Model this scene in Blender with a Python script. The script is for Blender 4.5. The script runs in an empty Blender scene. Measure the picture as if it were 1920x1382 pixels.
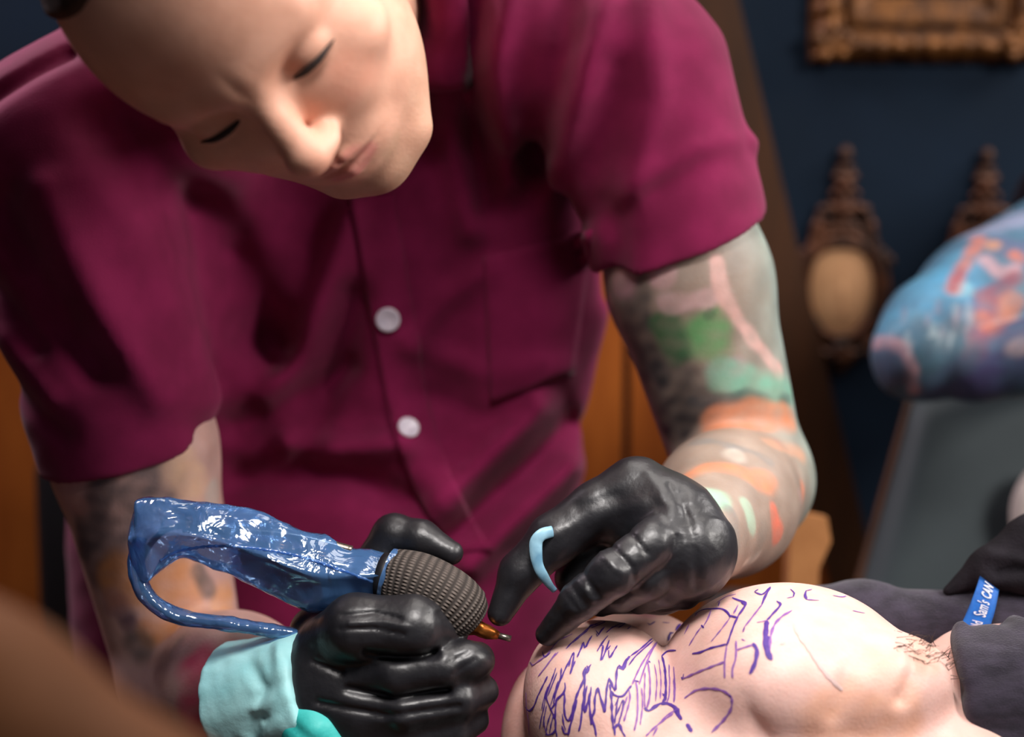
import bpy, math, random
import numpy as np
from mathutils import Vector, Matrix
from mathutils.bvhtree import BVHTree

random.seed(7); rng = np.random.default_rng(7)
SC = bpy.context.scene
COL = SC.collection

# ------------------------------------------------------------------ camera
PITCH = math.radians(8.0)
CAM_H = 1.25
FPX = 3200.0            # focal length in pixels of the 1920 wide frame
FOC = 106.7             # focus distance, cm
cam_d = bpy.data.cameras.new('camera'); cam = bpy.data.objects.new('camera', cam_d); COL.objects.link(cam)
cam.location = (0, 0, CAM_H); cam.rotation_euler = (math.pi/2 - PITCH, 0, 0)
cam_d.sensor_width = 36; cam_d.lens = 36*FPX/1920
cam_d.clip_start = .02
cam_d.dof.use_dof = True; cam_d.dof.focus_distance = FOC/100 - .012; cam_d.dof.aperture_fstop = 2.7
SC.camera = cam

# ------------------------------------------------------------------ world, lights, exposure
SC.view_settings.view_transform = 'Standard'; SC.view_settings.look = 'None'
SC.view_settings.gamma = 1; SC.view_settings.use_curve_mapping = False
SC.view_settings.exposure = 0.0
W = bpy.data.worlds.new('world'); SC.world = W; W.use_nodes = True
W.node_tree.nodes['Background'].inputs[0].default_value = (.62, .72, .85, 1)
W.node_tree.nodes['Background'].inputs[1].default_value = .09

def area(name, loc, target, size, power, color, size_y=None):
    d = bpy.data.lights.new(name, 'AREA'); d.energy = power; d.color = color; d.size = size
    if size_y: d.shape = 'RECTANGLE'; d.size_y = size_y
    o = bpy.data.objects.new(name, d); COL.objects.link(o); o.location = loc
    o.rotation_euler = (Vector(target) - Vector(loc)).to_track_quat('-Z', 'Y').to_euler()
    return o
area('key_light', (1.25, .62, 1.82), (.1, 1.12, 1.12), .45, 20, (1, .95, .9))  # main light from the right, an added area light; no window there
area('side_light', (1.35, 1.5, 1.95), (.1, 1.2, 1.15), .4, 11, (1, .95, .92))
area('ceiling_light', (.2, 1.5, 2.5), (.15, 1.15, .9), 1.1, 20, (1, .94, .88))
area('shoulder_light', (-1.0, 1.7, 2.1), (-.35, 1.3, 1.2), .3, 16, (1, .86, .95))  # pinkish area light added behind to brighten the shoulder at image left
tl_ = area('task_lamp', (.10, .56, 1.75), (.04, 1.04, .88), .28, 1.25, (1, .95, .92)); tl_.data.spread = math.radians(52)

# ------------------------------------------------------------------ coordinate helpers (cm in a camera aligned frame -> world metres)
sT, cT = math.sin(PITCH), math.cos(PITCH)
def P(px, py, z):
    d = FOC - z
    return np.array([(px-960)/FPX*d, (691-py)/FPX*d, z])
def to_world(v):
    v = np.asarray(v, dtype=np.float64).reshape(-1, 3)/100.0
    d = FOC/100 - v[:, 2]
    out = np.empty_like(v)
    out[:, 0] = v[:, 0]
    out[:, 1] = v[:, 1]*sT + d*cT
    out[:, 2] = CAM_H + v[:, 1]*cT - d*sT
    return out
def from_world(w):
    w = np.asarray(w, dtype=np.float64).reshape(-1, 3)*100
    dy, dz = w[:, 1], w[:, 2]-CAM_H*100
    out = np.empty_like(w)
    out[:, 0] = w[:, 0]; out[:, 1] = dy*sT + dz*cT; out[:, 2] = FOC - (dy*cT - dz*sT)
    return out
def wp(px, py, z): return Vector(to_world(P(px, py, z))[0])

# ------------------------------------------------------------------ objects
def empty(name, loc, label=None, cat=None, group=None):
    o = bpy.data.objects.new(name, None); COL.objects.link(o); o.location = loc; o.empty_display_size = .05
    tag(o, label, cat, group); return o
def tag(o, label=None, cat=None, group=None, kind=None):
    if label: o['label'] = label
    if cat: o['category'] = cat
    if group: o['group'] = group
    if kind: o['kind'] = kind
    return o
def root_of(o):
    v = Vector((0, 0, 0))
    while o is not None: v += o.location; o = o.parent
    return v
def obj(name, vw, faces, mat, parent=None, smooth=True, cols=None, uvs=None, origin=None):
    """one mesh object from world-space vertices"""
    vw = np.asarray(vw, dtype=np.float64).reshape(-1, 3)
    if parent is not None: org = np.array(root_of(parent))
    elif origin is not None: org = np.array(origin)
    else: org = np.array([vw[:, 0].mean(), vw[:, 1].mean(), vw[:, 2].min()])
    me = bpy.data.meshes.new(name)
    if isinstance(faces, np.ndarray) and faces.ndim == 2:
        nf, k = faces.shape
        me.vertices.add(len(vw)); me.vertices.foreach_set('co', (vw-org).astype(np.float32).ravel())
        me.loops.add(nf*k); me.loops.foreach_set('vertex_index', faces.astype(np.int32).ravel())
        me.polygons.add(nf); me.polygons.foreach_set('loop_start', np.arange(0, nf*k, k, dtype=np.int32))
        me.update(calc_edges=True)
    else:
        me.from_pydata((vw-org).tolist(), [], [list(map(int, f)) for f in faces]); me.update()
    if smooth: me.polygons.foreach_set('use_smooth', np.ones(len(me.polygons), dtype=bool))
    if cols is not None:
        a = me.color_attributes.new('Col', 'FLOAT_COLOR', 'POINT')
        c4 = np.ones((len(vw), 4), dtype=np.float32); c4[:, :3] = cols
        a.data.foreach_set('color', c4.ravel())
    if uvs is not None:
        uvl = me.uv_layers.new(name='UVMap')
        li = np.empty(len(me.loops), dtype=np.int32); me.loops.foreach_get('vertex_index', li)
        uvl.data.foreach_set('uv', np.asarray(uvs, dtype=np.float32)[li].ravel())
    me.validate()
    o = bpy.data.objects.new(name, me); COL.objects.link(o)
    if mat: me.materials.append(mat)
    if parent is not None: o.parent = parent
    else: o.location = org
    return o

# ------------------------------------------------------------------ materials
def S(r, g, b):
    f = lambda c: (c/255/12.92) if c/255 <= .04045 else ((c/255+.055)/1.055)**2.4
    return (f(r), f(g), f(b))
def mat(name, col, rough=.5, col2=None, nscale=40, bump=0, bscale=200, spec=.5, metal=0, sss=0, attr=None, sheen=0, coat=0, nlo=.35, nhi=.65, detail=4, stretch=None):
    m = bpy.data.materials.new(name); m.use_nodes = True
    nt = m.node_tree; N = nt.nodes; L = nt.links; b = N['Principled BSDF']
    tc = N.new('ShaderNodeTexCoord')
    vec = tc.outputs['Object']
    if stretch:
        mp = N.new('ShaderNodeMapping'); mp.inputs['Scale'].default_value = stretch
        L.new(vec, mp.inputs[0]); vec = mp.outputs[0]
    no = N.new('ShaderNodeTexNoise'); no.inputs['Scale'].default_value = nscale; no.inputs['Detail'].default_value = detail
    L.new(vec, no.inputs['Vector'])
    rp = N.new('ShaderNodeValToRGB'); rp.color_ramp.elements[0].position = nlo; rp.color_ramp.elements[1].position = nhi
    L.new(no.outputs['Fac'], rp.inputs[0])
    c2 = col2 if col2 else tuple(x*.88 for x in col)
    rp.color_ramp.elements[0].color = (*c2, 1); rp.color_ramp.elements[1].color = (*col, 1)
    out = rp.outputs[0]
    if attr:
        at = N.new('ShaderNodeAttribute'); at.attribute_name = attr
        mx = N.new('ShaderNodeMix'); mx.data_type = 'RGBA'; mx.blend_type = 'MULTIPLY'; mx.inputs[0].default_value = 1
        L.new(at.outputs['Color'], mx.inputs[6]); L.new(out, mx.inputs[7]); out = mx.outputs[2]
    L.new(out, b.inputs['Base Color'])
    b.inputs['Roughness'].default_value = rough; b.inputs['Metallic'].default_value = metal
    b.inputs['Specular IOR Level'].default_value = spec
    if sss:
        b.inputs['Subsurface Weight'].default_value = sss
        b.inputs['Subsurface Radius'].default_value = (1, .35, .18); b.inputs['Subsurface Scale'].default_value = .006
    if sheen: b.inputs['Sheen Weight'].default_value = sheen
    if coat: b.inputs['Coat Weight'].default_value = coat; b.inputs['Coat Roughness'].default_value = .15
    if bump:
        n2 = N.new('ShaderNodeTexNoise'); n2.inputs['Scale'].default_value = bscale; n2.inputs['Detail'].default_value = 5
        L.new(vec, n2.inputs['Vector'])
        bp = N.new('ShaderNodeBump'); bp.inputs['Strength'].default_value = bump; bp.inputs['Distance'].default_value = .002
        L.new(n2.outputs['Fac'], bp.inputs['Height']); L.new(bp.outputs[0], b.inputs['Normal'])
    return m

M = {}
M['skin'] = mat('skin', (1, 1, 1), .5, (.9, .86, .84), 60, .15, 500, .4, sss=.12, attr='Col')
M['shirt'] = mat('shirt_cotton', S(128, 25, 72), .85, S(112, 19, 61), 30, .12, 900, .15, sheen=.1)
M['shirt_trim'] = mat('shirt_trim_cotton', S(131, 26, 74), .85, S(115, 20, 63), 30, .12, 900, .15, sheen=.1)
M['button'] = mat('pearl_button', S(225, 215, 225), .3, S(205, 195, 210), 200)
M['hair'] = mat('brown_hair', S(62, 42, 30), .6, S(38, 25, 18), 150, .6, 400)
M['lash'] = mat('dark_lash', S(40, 26, 22), .7)
M['eye'] = mat('eye_white', S(210, 205, 200), .2)
M['glove'] = mat('black_nitrile', S(30, 29, 33), .4, S(23, 22, 26), 60, .25, 140, .6)
M['teal'] = mat('teal_latex', S(186, 240, 242), .5, S(160, 226, 230), 25, .3, 120, .4)
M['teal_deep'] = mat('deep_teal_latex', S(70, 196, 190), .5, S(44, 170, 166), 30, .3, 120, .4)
M['grip_dark'] = mat('dark_rubber', S(22, 22, 26), .5)
M['frame_metal'] = mat('machine_metal', S(50, 52, 62), .3, S(38, 40, 48), 50, metal=.6)
M['copper'] = mat('copper', S(214, 130, 60), .28, S(160, 90, 40), 120, metal=.9)
M['steel'] = mat('steel_tube', S(150, 140, 130), .3, metal=.9)
M['cord'] = mat('dark_cord', S(18, 20, 34), .5)
M['stencil'] = mat('purple_stencil_ink', S(64, 30, 124), .6, S(82, 46, 138), 400)
M['stencil_soft'] = mat('faded_stencil_ink', S(116, 70, 148), .6, S(140, 94, 160), 300)
M['stencil_blue'] = mat('faint_blue_ink', S(206, 176, 172), .6)
M['denim'] = mat('charcoal_cloth', S(58, 52, 66), .9, S(40, 36, 46), 60, .5, 700, .15, sheen=.2, stretch=(1, 1, 3))
M['denim_dark'] = mat('black_cloth', S(34, 30, 36), .9, S(24, 21, 26), 60, .4, 600, .15)
M['label'] = mat('blue_woven_label', S(12, 104, 196), .6, S(8, 92, 180), 300)
M['white'] = mat('white_thread', S(225, 230, 240), .7)
M['white_cloth'] = mat('white_cotton', S(225, 215, 205), .85, S(205, 195, 185), 30, .2, 200)
M['wallblue'] = mat('navy_wall_paint', S(11, 29, 47), .8, S(9, 25, 41), 6, .1, 120, .2)
M['gold'] = mat('antique_gold', S(112, 68, 26), .45, S(62, 34, 12), 45, .5, 130, .5, metal=.55)
M['bronze'] = mat('antique_bronze', S(96, 54, 30), .5, S(38, 20, 11), 60, .5, 200, .5, metal=.4)
M['cameo'] = mat('cream_plaque', S(226, 172, 126), .7, S(212, 158, 114), 30, .2, 120, .3)
M['canvas'] = mat('dark_canvas', S(30, 36, 46), .6, S(16, 20, 30), 10)
M['wood'] = mat('orange_wood', S(188, 104, 38), .5, S(160, 82, 28), 5, .1, 60, .3, stretch=(6, 6, 1))
M['wood_dark'] = mat('brown_wood', S(74, 42, 18), .6, S(56, 32, 14), 5, .1, 60, .3, stretch=(6, 6, 1))
M['floor'] = mat('floor_boards', S(120, 76, 44), .5, S(90, 54, 30), 6, stretch=(1, 8, 1))
M['ceiling'] = mat('ceiling_paint', S(200, 196, 190), .9)
M['leather'] = mat('tan_leather', S(106, 66, 40), .7, S(92, 56, 33), 20, .2, 150, .15)
M['grey_pad'] = mat('slate_vinyl', S(56, 66, 70), .6, S(49, 59, 63), 8, .1, 100, .3)
M['black_vinyl'] = mat('black_vinyl', S(26, 25, 28), .5, bump=.1)
M['chrome'] = mat('chrome', S(170, 170, 175), .2, metal=1)
M['paper'] = mat('kraft_paper', S(188, 128, 76), .8, S(166, 108, 60), 25, .2, 80)
M['tissue'] = mat('pink_tissue', S(222, 150, 186), .8, S(196, 118, 160), 60)
M['red'] = mat('red_rubber', S(150, 10, 34), .5)
M['trousers'] = mat('black_trousers', S(28, 26, 30), .9, bump=.2)

def bandage_mat():
    m = mat('bandage_weave', S(92, 86, 84), .95, S(74, 68, 68), 80, 0)
    nt = m.node_tree; N = nt.nodes; L = nt.links; b = N['Principled BSDF']
    uv = N.new('ShaderNodeUVMap'); sp = N.new('ShaderNodeSeparateXYZ'); L.new(uv.outputs[0], sp.inputs[0])
    def ridge(out, freq):
        a = N.new('ShaderNodeMath'); a.operation = 'MULTIPLY'; a.inputs[1].default_value = freq*2*math.pi; L.new(out, a.inputs[0])
        s = N.new('ShaderNodeMath'); s.operation = 'SINE'; L.new(a.outputs[0], s.inputs[0])
        t = N.new('ShaderNodeMath'); t.operation = 'MULTIPLY_ADD'; t.inputs[1].default_value = .5; t.inputs[2].default_value = .5; L.new(s.outputs[0], t.inputs[0])
        return t.outputs[0]
    r1 = ridge(sp.outputs[0], 17); r2 = ridge(sp.outputs[1], 58)
    mu = N.new('ShaderNodeMath'); mu.operation = 'MULTIPLY'; L.new(r1, mu.inputs[0]); L.new(r2, mu.inputs[1])
    ad = N.new('ShaderNodeMath'); ad.operation = 'MULTIPLY_ADD'; ad.inputs[1].default_value = .6; L.new(r1, ad.inputs[0]); L.new(mu.outputs[0], ad.inputs[2])
    bp = N.new('ShaderNodeBump'); bp.inputs['Strength'].default_value = 1; bp.inputs['Distance'].default_value = .0012
    L.new(ad.outputs[0], bp.inputs['Height']); L.new(bp.outputs[0], b.inputs['Normal'])
    rp = N.new('ShaderNodeValToRGB'); rp.color_ramp.elements[0].color = (*S(52, 47, 45), 1); rp.color_ramp.elements[1].color = (*S(98, 89, 84), 1)
    rp.color_ramp.elements[1].position = .9
    L.new(ad.outputs[0], rp.inputs[0]); L.new(rp.outputs[0], b.inputs['Base Color'])
    b.inputs['Specular IOR Level'].default_value = .15
    return m
M['bandage'] = bandage_mat()

def plastic_mat():
    m = bpy.data.materials.new('blue_film'); m.use_nodes = True
    nt = m.node_tree; N = nt.nodes; L = nt.links; N.remove(N['Principled BSDF']); out = N['Material Output']
    tc = N.new('ShaderNodeTexCoord')
    no = N.new('ShaderNodeTexNoise'); no.inputs['Scale'].default_value = 45; no.inputs['Detail'].default_value = 3; no.inputs['Distortion'].default_value = 1.2
    L.new(tc.outputs['Object'], no.inputs['Vector'])
    vo = N.new('ShaderNodeTexVoronoi'); vo.inputs['Scale'].default_value = 38; vo.feature = 'F1'
    L.new(tc.outputs['Object'], vo.inputs['Vector'])
    ad = N.new('ShaderNodeMath'); ad.operation = 'ADD'; L.new(no.outputs['Fac'], ad.inputs[0]); L.new(vo.outputs['Distance'], ad.inputs[1])
    bp = N.new('ShaderNodeBump'); bp.inputs['Strength'].default_value = .7; bp.inputs['Distance'].default_value = .004
    L.new(ad.outputs[0], bp.inputs['Height'])
    tr = N.new('ShaderNodeBsdfTransparent'); tr.inputs[0].default_value = (*S(208, 230, 255), 1)
    df = N.new('ShaderNodeBsdfDiffuse'); df.inputs[0].default_value = (*S(118, 178, 254), 1)
    tl = N.new('ShaderNodeBsdfTranslucent'); tl.inputs[0].default_value = (*S(122, 182, 255), 1)
    gl = N.new('ShaderNodeBsdfGlossy'); gl.inputs['Roughness'].default_value = .12; gl.inputs[0].default_value = (.9, .95, 1, 1)
    L.new(bp.outputs[0], gl.inputs['Normal']); L.new(bp.outputs[0], df.inputs['Normal'])
    m1 = N.new('ShaderNodeMixShader'); m1.inputs[0].default_value = .5; L.new(df.outputs[0], m1.inputs[1]); L.new(tl.outputs[0], m1.inputs[2])
    m2 = N.new('ShaderNodeMixShader'); m2.inputs[0].default_value = .43; L.new(tr.outputs[0], m2.inputs[1]); L.new(m1.outputs[0], m2.inputs[2])
    fr = N.new('ShaderNodeFresnel'); fr.inputs[0].default_value = 1.5; L.new(bp.outputs[0], fr.inputs['Normal'])
    fm = N.new('ShaderNodeMath'); fm.operation = 'MULTIPLY_ADD'; fm.inputs[1].default_value = 1.0; fm.inputs[2].default_value = .06; fm.use_clamp = True
    L.new(fr.outputs[0], fm.inputs[0])
    m3 = N.new('ShaderNodeMixShader'); L.new(fm.outputs[0], m3.inputs[0]); L.new(m2.outputs[0], m3.inputs[1]); L.new(gl.outputs[0], m3.inputs[2])
    L.new(m3.outputs[0], out.inputs[0])
    return m
M['film'] = plastic_mat()

# ------------------------------------------------------------------ signed distance modelling
def smin(a, b, k):
    if k <= 0: return np.minimum(a, b)
    h = np.clip(.5 + .5*(b-a)/k, 0, 1)
    return b*(1-h) + a*h - k*h*(1-h)
def smax(a, b, k): return -smin(-a, -b, k)
def rcone(p, a, b, ra, rb):
    a = np.asarray(a, np.float32); b = np.asarray(b, np.float32); ab = b-a
    t = np.clip(((p-a)@ab)/max(float(ab@ab), 1e-9), 0, 1)
    d = p - a - t[:, None]*ab
    return np.sqrt((d*d).sum(1)) - (ra + (rb-ra)*t)
def chain(p, pts, rad, k=0.5):
    d = None
    for i in range(len(pts)-1):
        e = rcone(p, pts[i], pts[i+1], rad[i], rad[i+1])
        d = e if d is None else smin(d, e, k)
    return d
def ell(p, c, r, R=None):
    q = p - np.asarray(c, np.float32)
    if R is not None: q = q @ np.asarray(R, np.float32)
    r = np.asarray(r, np.float32)
    k0 = np.sqrt(((q/r)**2).sum(1)); k1 = np.sqrt(((q/(r*r))**2).sum(1))
    return np.where(k1 > 1e-6, k0*(k0-1)/np.maximum(k1, 1e-6), -float(r.min())).astype(np.float32)
def segdist(p, pts, zs=.5):
    """distance to a polyline, depth axis counted less so a fold follows the cloth"""
    best = None; s = np.array([1, 1, zs], np.float32)
    for i in range(len(pts)-1):
        a = np.asarray(pts[i], np.float32)*s; b = np.asarray(pts[i+1], np.float32)*s; ab = b-a
        q = p*s - a
        t = np.clip((q@ab)/max(float(ab@ab), 1e-9), 0, 1)
        d = ((q - t[:, None]*ab)**2).sum(1)
        best = d if best is None else np.minimum(best, d)
    return np.sqrt(best)
def fold(p, pts, w, amp, zs=.5):
    d = segdist(p, pts, zs)
    return -amp*np.exp(-(d/w)**2)
_dirs = rng.normal(size=(40, 3)).astype(np.float32); _dirs /= np.linalg.norm(_dirs, axis=1)[:, None]
_ph = rng.uniform(0, 6.28, 40).astype(np.float32)
def wob(p, f, n=7, o=0):
    s = 0
    for i in range(n): s = s + np.sin((p@_dirs[(i+o) % 40])*f*(.7+.09*i) + _ph[(i+o) % 40])
    return s/n
def mesh_sdf(f, lo, hi, h, B=14, newton=2, thr=1.5):
    lo = np.asarray(lo, np.float32); hi = np.asarray(hi, np.float32)
    nb = np.ceil((hi-lo)/(h*B)).astype(int); n = nb*B
    bi = np.stack(np.meshgrid(*[np.arange(k) for k in nb], indexing='ij'), -1).reshape(-1, 3)
    cen = lo + (bi*B + (B-1)/2)*h
    fc = f(cen.astype(np.float32))
    act = np.abs(fc) < B*h*.87*thr + .6
    F = np.empty(n, np.float32)
    big = np.where(fc < 0, -9, 9).astype(np.float32).reshape(nb)
    F[:] = np.repeat(np.repeat(np.repeat(big, B, 0), B, 1), B, 2)
    off = np.stack(np.meshgrid(*[np.arange(B)]*3, indexing='ij'), -1).reshape(-1, 3)
    ab = bi[act]
    for s in range(0, len(ab), 120):
        bb = ab[s:s+120]
        idx = (bb[:, None, :]*B + off[None]).reshape(-1, 3)
        v = f((lo + idx*h).astype(np.float32))
        F[idx[:, 0], idx[:, 1], idx[:, 2]] = v
    F[0] = 9; F[-1] = 9; F[:, 0] = 9; F[:, -1] = 9; F[:, :, 0] = 9; F[:, :, -1] = 9
    Sg = F < 0
    cs = np.zeros(tuple(np.array(Sg.shape)-1), np.int8)
    for i in (0, 1):
        for j in (0, 1):
            for k in (0, 1):
                cs += Sg[i:Sg.shape[0]-1+i, j:Sg.shape[1]-1+j, k:Sg.shape[2]-1+k]
    ci = np.argwhere((cs > 0) & (cs < 8))
    vid = np.full(cs.shape, -1, np.int32); vid[ci[:, 0], ci[:, 1], ci[:, 2]] = np.arange(len(ci))
    acc = np.zeros((len(ci), 3), np.float32); cnt = np.zeros(len(ci), np.float32)
    cor = [(i, j, k) for i in (0, 1) for j in (0, 1) for k in (0, 1)]
    for a in cor:
        for ax in range(3):
            if a[ax]: continue
            b = list(a); b[ax] = 1
            fa = F[ci[:, 0]+a[0], ci[:, 1]+a[1], ci[:, 2]+a[2]]; fb = F[ci[:, 0]+b[0], ci[:, 1]+b[1], ci[:, 2]+b[2]]
            cr = (fa < 0) != (fb < 0)
            t = np.where(cr, fa/np.where(cr, fa-fb, 1), 0)
            pt = np.tile(np.array(a, np.float32), (len(ci), 1)); pt[:, ax] = t
            acc[cr] += pt[cr]; cnt[cr] += 1
    V = lo + (ci + acc/cnt[:, None])*h
    quads = []
    for ax in range(3):
        u, v = (ax+1) % 3, (ax+2) % 3
        sl0 = [slice(None)]*3; sl1 = [slice(None)]*3
        sl0[ax] = slice(0, -1); sl1[ax] = slice(1, None)
        e = np.argwhere(Sg[tuple(sl0)] != Sg[tuple(sl1)])
        ok = (e[:, u] > 0) & (e[:, v] > 0) & (e[:, u] < cs.shape[u]) & (e[:, v] < cs.shape[v]); e = e[ok]
        if not len(e): continue
        def cell(du, dv):
            c = e.copy(); c[:, u] -= du; c[:, v] -= dv
            return vid[c[:, 0], c[:, 1], c[:, 2]]
        q = np.stack([cell(1, 1), cell(0, 1), cell(0, 0), cell(1, 0)], 1)
        inside = Sg[e[:, 0], e[:, 1], e[:, 2]]
        q[~inside] = q[~inside][:, ::-1]
        quads.append(q)
    Q = np.concatenate(quads); Q = Q[(Q >= 0).all(1)]
    V = V.astype(np.float32)
    for _ in range(newton):
        e = np.float32(h*.35); f0 = f(V); g = np.stack([f(V+np.eye(3, dtype=np.float32)[i]*e)-f0 for i in range(3)], 1)/e
        st = (f0/np.maximum((g*g).sum(1), .05))[:, None]*g
        ln = np.linalg.norm(st, axis=1)[:, None]; st *= np.minimum(1, .6*h/np.maximum(ln, 1e-6))
        V = V - st
    return V, Q
def bvh_cam(V, Q): return BVHTree.FromPolygons([tuple(map(float, v)) for v in V], Q.tolist())
CAMP = Vector((0, 0, FOC))
def hit(bvh, px, py, zfar=-200):
    t = P(px, py, 0); d = (Vector(t) - CAMP).normalized()
    loc, nor, i, dist = bvh.ray_cast(CAMP, d)
    if loc is None: return None, None
    return np.array(loc), np.array(nor)
def spline(pts, step=3.0):
    """Catmull-Rom through 2D/3D points"""
    p = np.asarray(pts, float)
    if len(p) == 2: p = np.array([p[0], (p[0]+p[1])/2, p[1]])
    q = np.vstack([2*p[0]-p[1], p, 2*p[-1]-p[-2]]); out = []
    for i in range(1, len(q)-2):
        L = np.linalg.norm(q[i+1]-q[i]); m = max(1, int(L/step))
        for j in range(m):
            t = j/m
            out.append(.5*((2*q[i]) + (-q[i-1]+q[i+1])*t + (2*q[i-1]-5*q[i]+4*q[i+1]-q[i+2])*t*t + (-q[i-1]+3*q[i]-3*q[i+1]+q[i+2])*t**3))
    out.append(p[-1]); return np.array(out)
def tube(path, rad, seg=12, caps=True, squash=None):
    """swept tube -> verts, faces, uv"""
    path = np.asarray(path, float); n = len(path); rad = np.broadcast_to(rad, (n,))
    T = np.gradient(path, axis=0); T /= np.linalg.norm(T, axis=1)[:, None]+1e-9
    up = np.array([0, 0, 1.]) if abs(T[0][2]) < .9 else np.array([0, 1., 0])
    nn = np.cross(T[0], up); nn /= np.linalg.norm(nn); V = []; UV = []
    L = np.concatenate([[0], np.cumsum(np.linalg.norm(np.diff(path, axis=0), axis=1))])
    for i in range(n):
        nn = nn - T[i]*(nn@T[i]); nn /= np.linalg.norm(nn); bb = np.cross(T[i], nn)
        for k in range(seg):
            a = 2*math.pi*k/seg
            s1, s2 = (1, 1) if squash is None else squash
            V.append(path[i] + rad[i]*(s1*math.cos(a)*nn + s2*math.sin(a)*bb)); UV.append((L[i]/max(L[-1], 1e-6), k/seg))
    Fc = []
    for i in range(n-1):
        for k in range(seg):
            k2 = (k+1) % seg
            Fc.append((i*seg+k, i*seg+k2, (i+1)*seg+k2, (i+1)*seg+k))
    if caps:
        Fc.append(tuple(range(seg-1, -1, -1))); Fc.append(tuple(range((n-1)*seg, n*seg)))
    return np.array(V), Fc, UV
def join(*parts):
    V = []; Fc = []; o = 0
    for v, f in parts:
        V.append(np.asarray(v)); Fc += [tuple(int(i)+o for i in q) for q in f]; o += len(v)
    return np.vstack(V), Fc
def box(cx, cy, cz, sx, sy, sz, bev=.0):
    """world box with chamfered edges"""
    import bmesh
    bm = bmesh.new(); bmesh.ops.create_cube(bm, size=1)
    for v in bm.verts: v.co = Vector((cx+v.co.x*sx, cy+v.co.y*sy, cz+v.co.z*sz))
    if bev: bmesh.ops.bevel(bm, geom=bm.edges[:], offset=bev, segments=3, affect='EDGES', profile=.5)
    bm.verts.ensure_lookup_table()
    V = np.array([v.co[:] for v in bm.verts]); Fc = [tuple(v.index for v in f.verts) for f in bm.faces]
    bm.free(); return V, Fc
def rot_between(a):
    z = np.asarray(a, float); z /= np.linalg.norm(z)
    x = np.cross([0, 1., 0], z); x /= np.linalg.norm(x); return np.stack([x, np.cross(z, x), z], 1)

# ================================================================== the room
WALL_Y = 1.85; WS = WALL_Y/2.10
def wallpt(px, py, off=0.0):
    """point of the back wall plane seen at a pixel"""
    d = np.array([(px-960)/FPX, (691-py)/FPX])
    fy = cT + d[1]*sT; fz = -sT + d[1]*cT; k = (WALL_Y-off)/fy
    return Vector((d[0]*k, WALL_Y-off, CAM_H + fz*k))
def slab(name, c, s, m, bev=0): 
    V, Fc = box(*c, *s, bev); o = obj(name, V, Fc, m, smooth=False, origin=(c[0], c[1], c[2]-s[2]/2)); o['kind'] = 'structure'; return o
slab('floor', (0, .6, -.05), (4.4, 3.4, .1), M['floor'])
slab('wall_back', (0, WALL_Y+.06, 1.3), (4.4, .12, 2.6), M['wallblue'])
slab('wall_left', (-2.15, .6, 1.3), (.1, 3.0, 2.6), M['wallblue'])
slab('wall_right', (2.15, .6, 1.3), (.1, 3.0, 2.6), M['wallblue'])
slab('ceiling', (0, .6, 2.66), (4.4, 3.2, .12), M['ceiling'])
slab('baseboard_back', (0, WALL_Y-.008, .06), (4.1, .016, .12), M['wood_dark'], .004)
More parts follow.
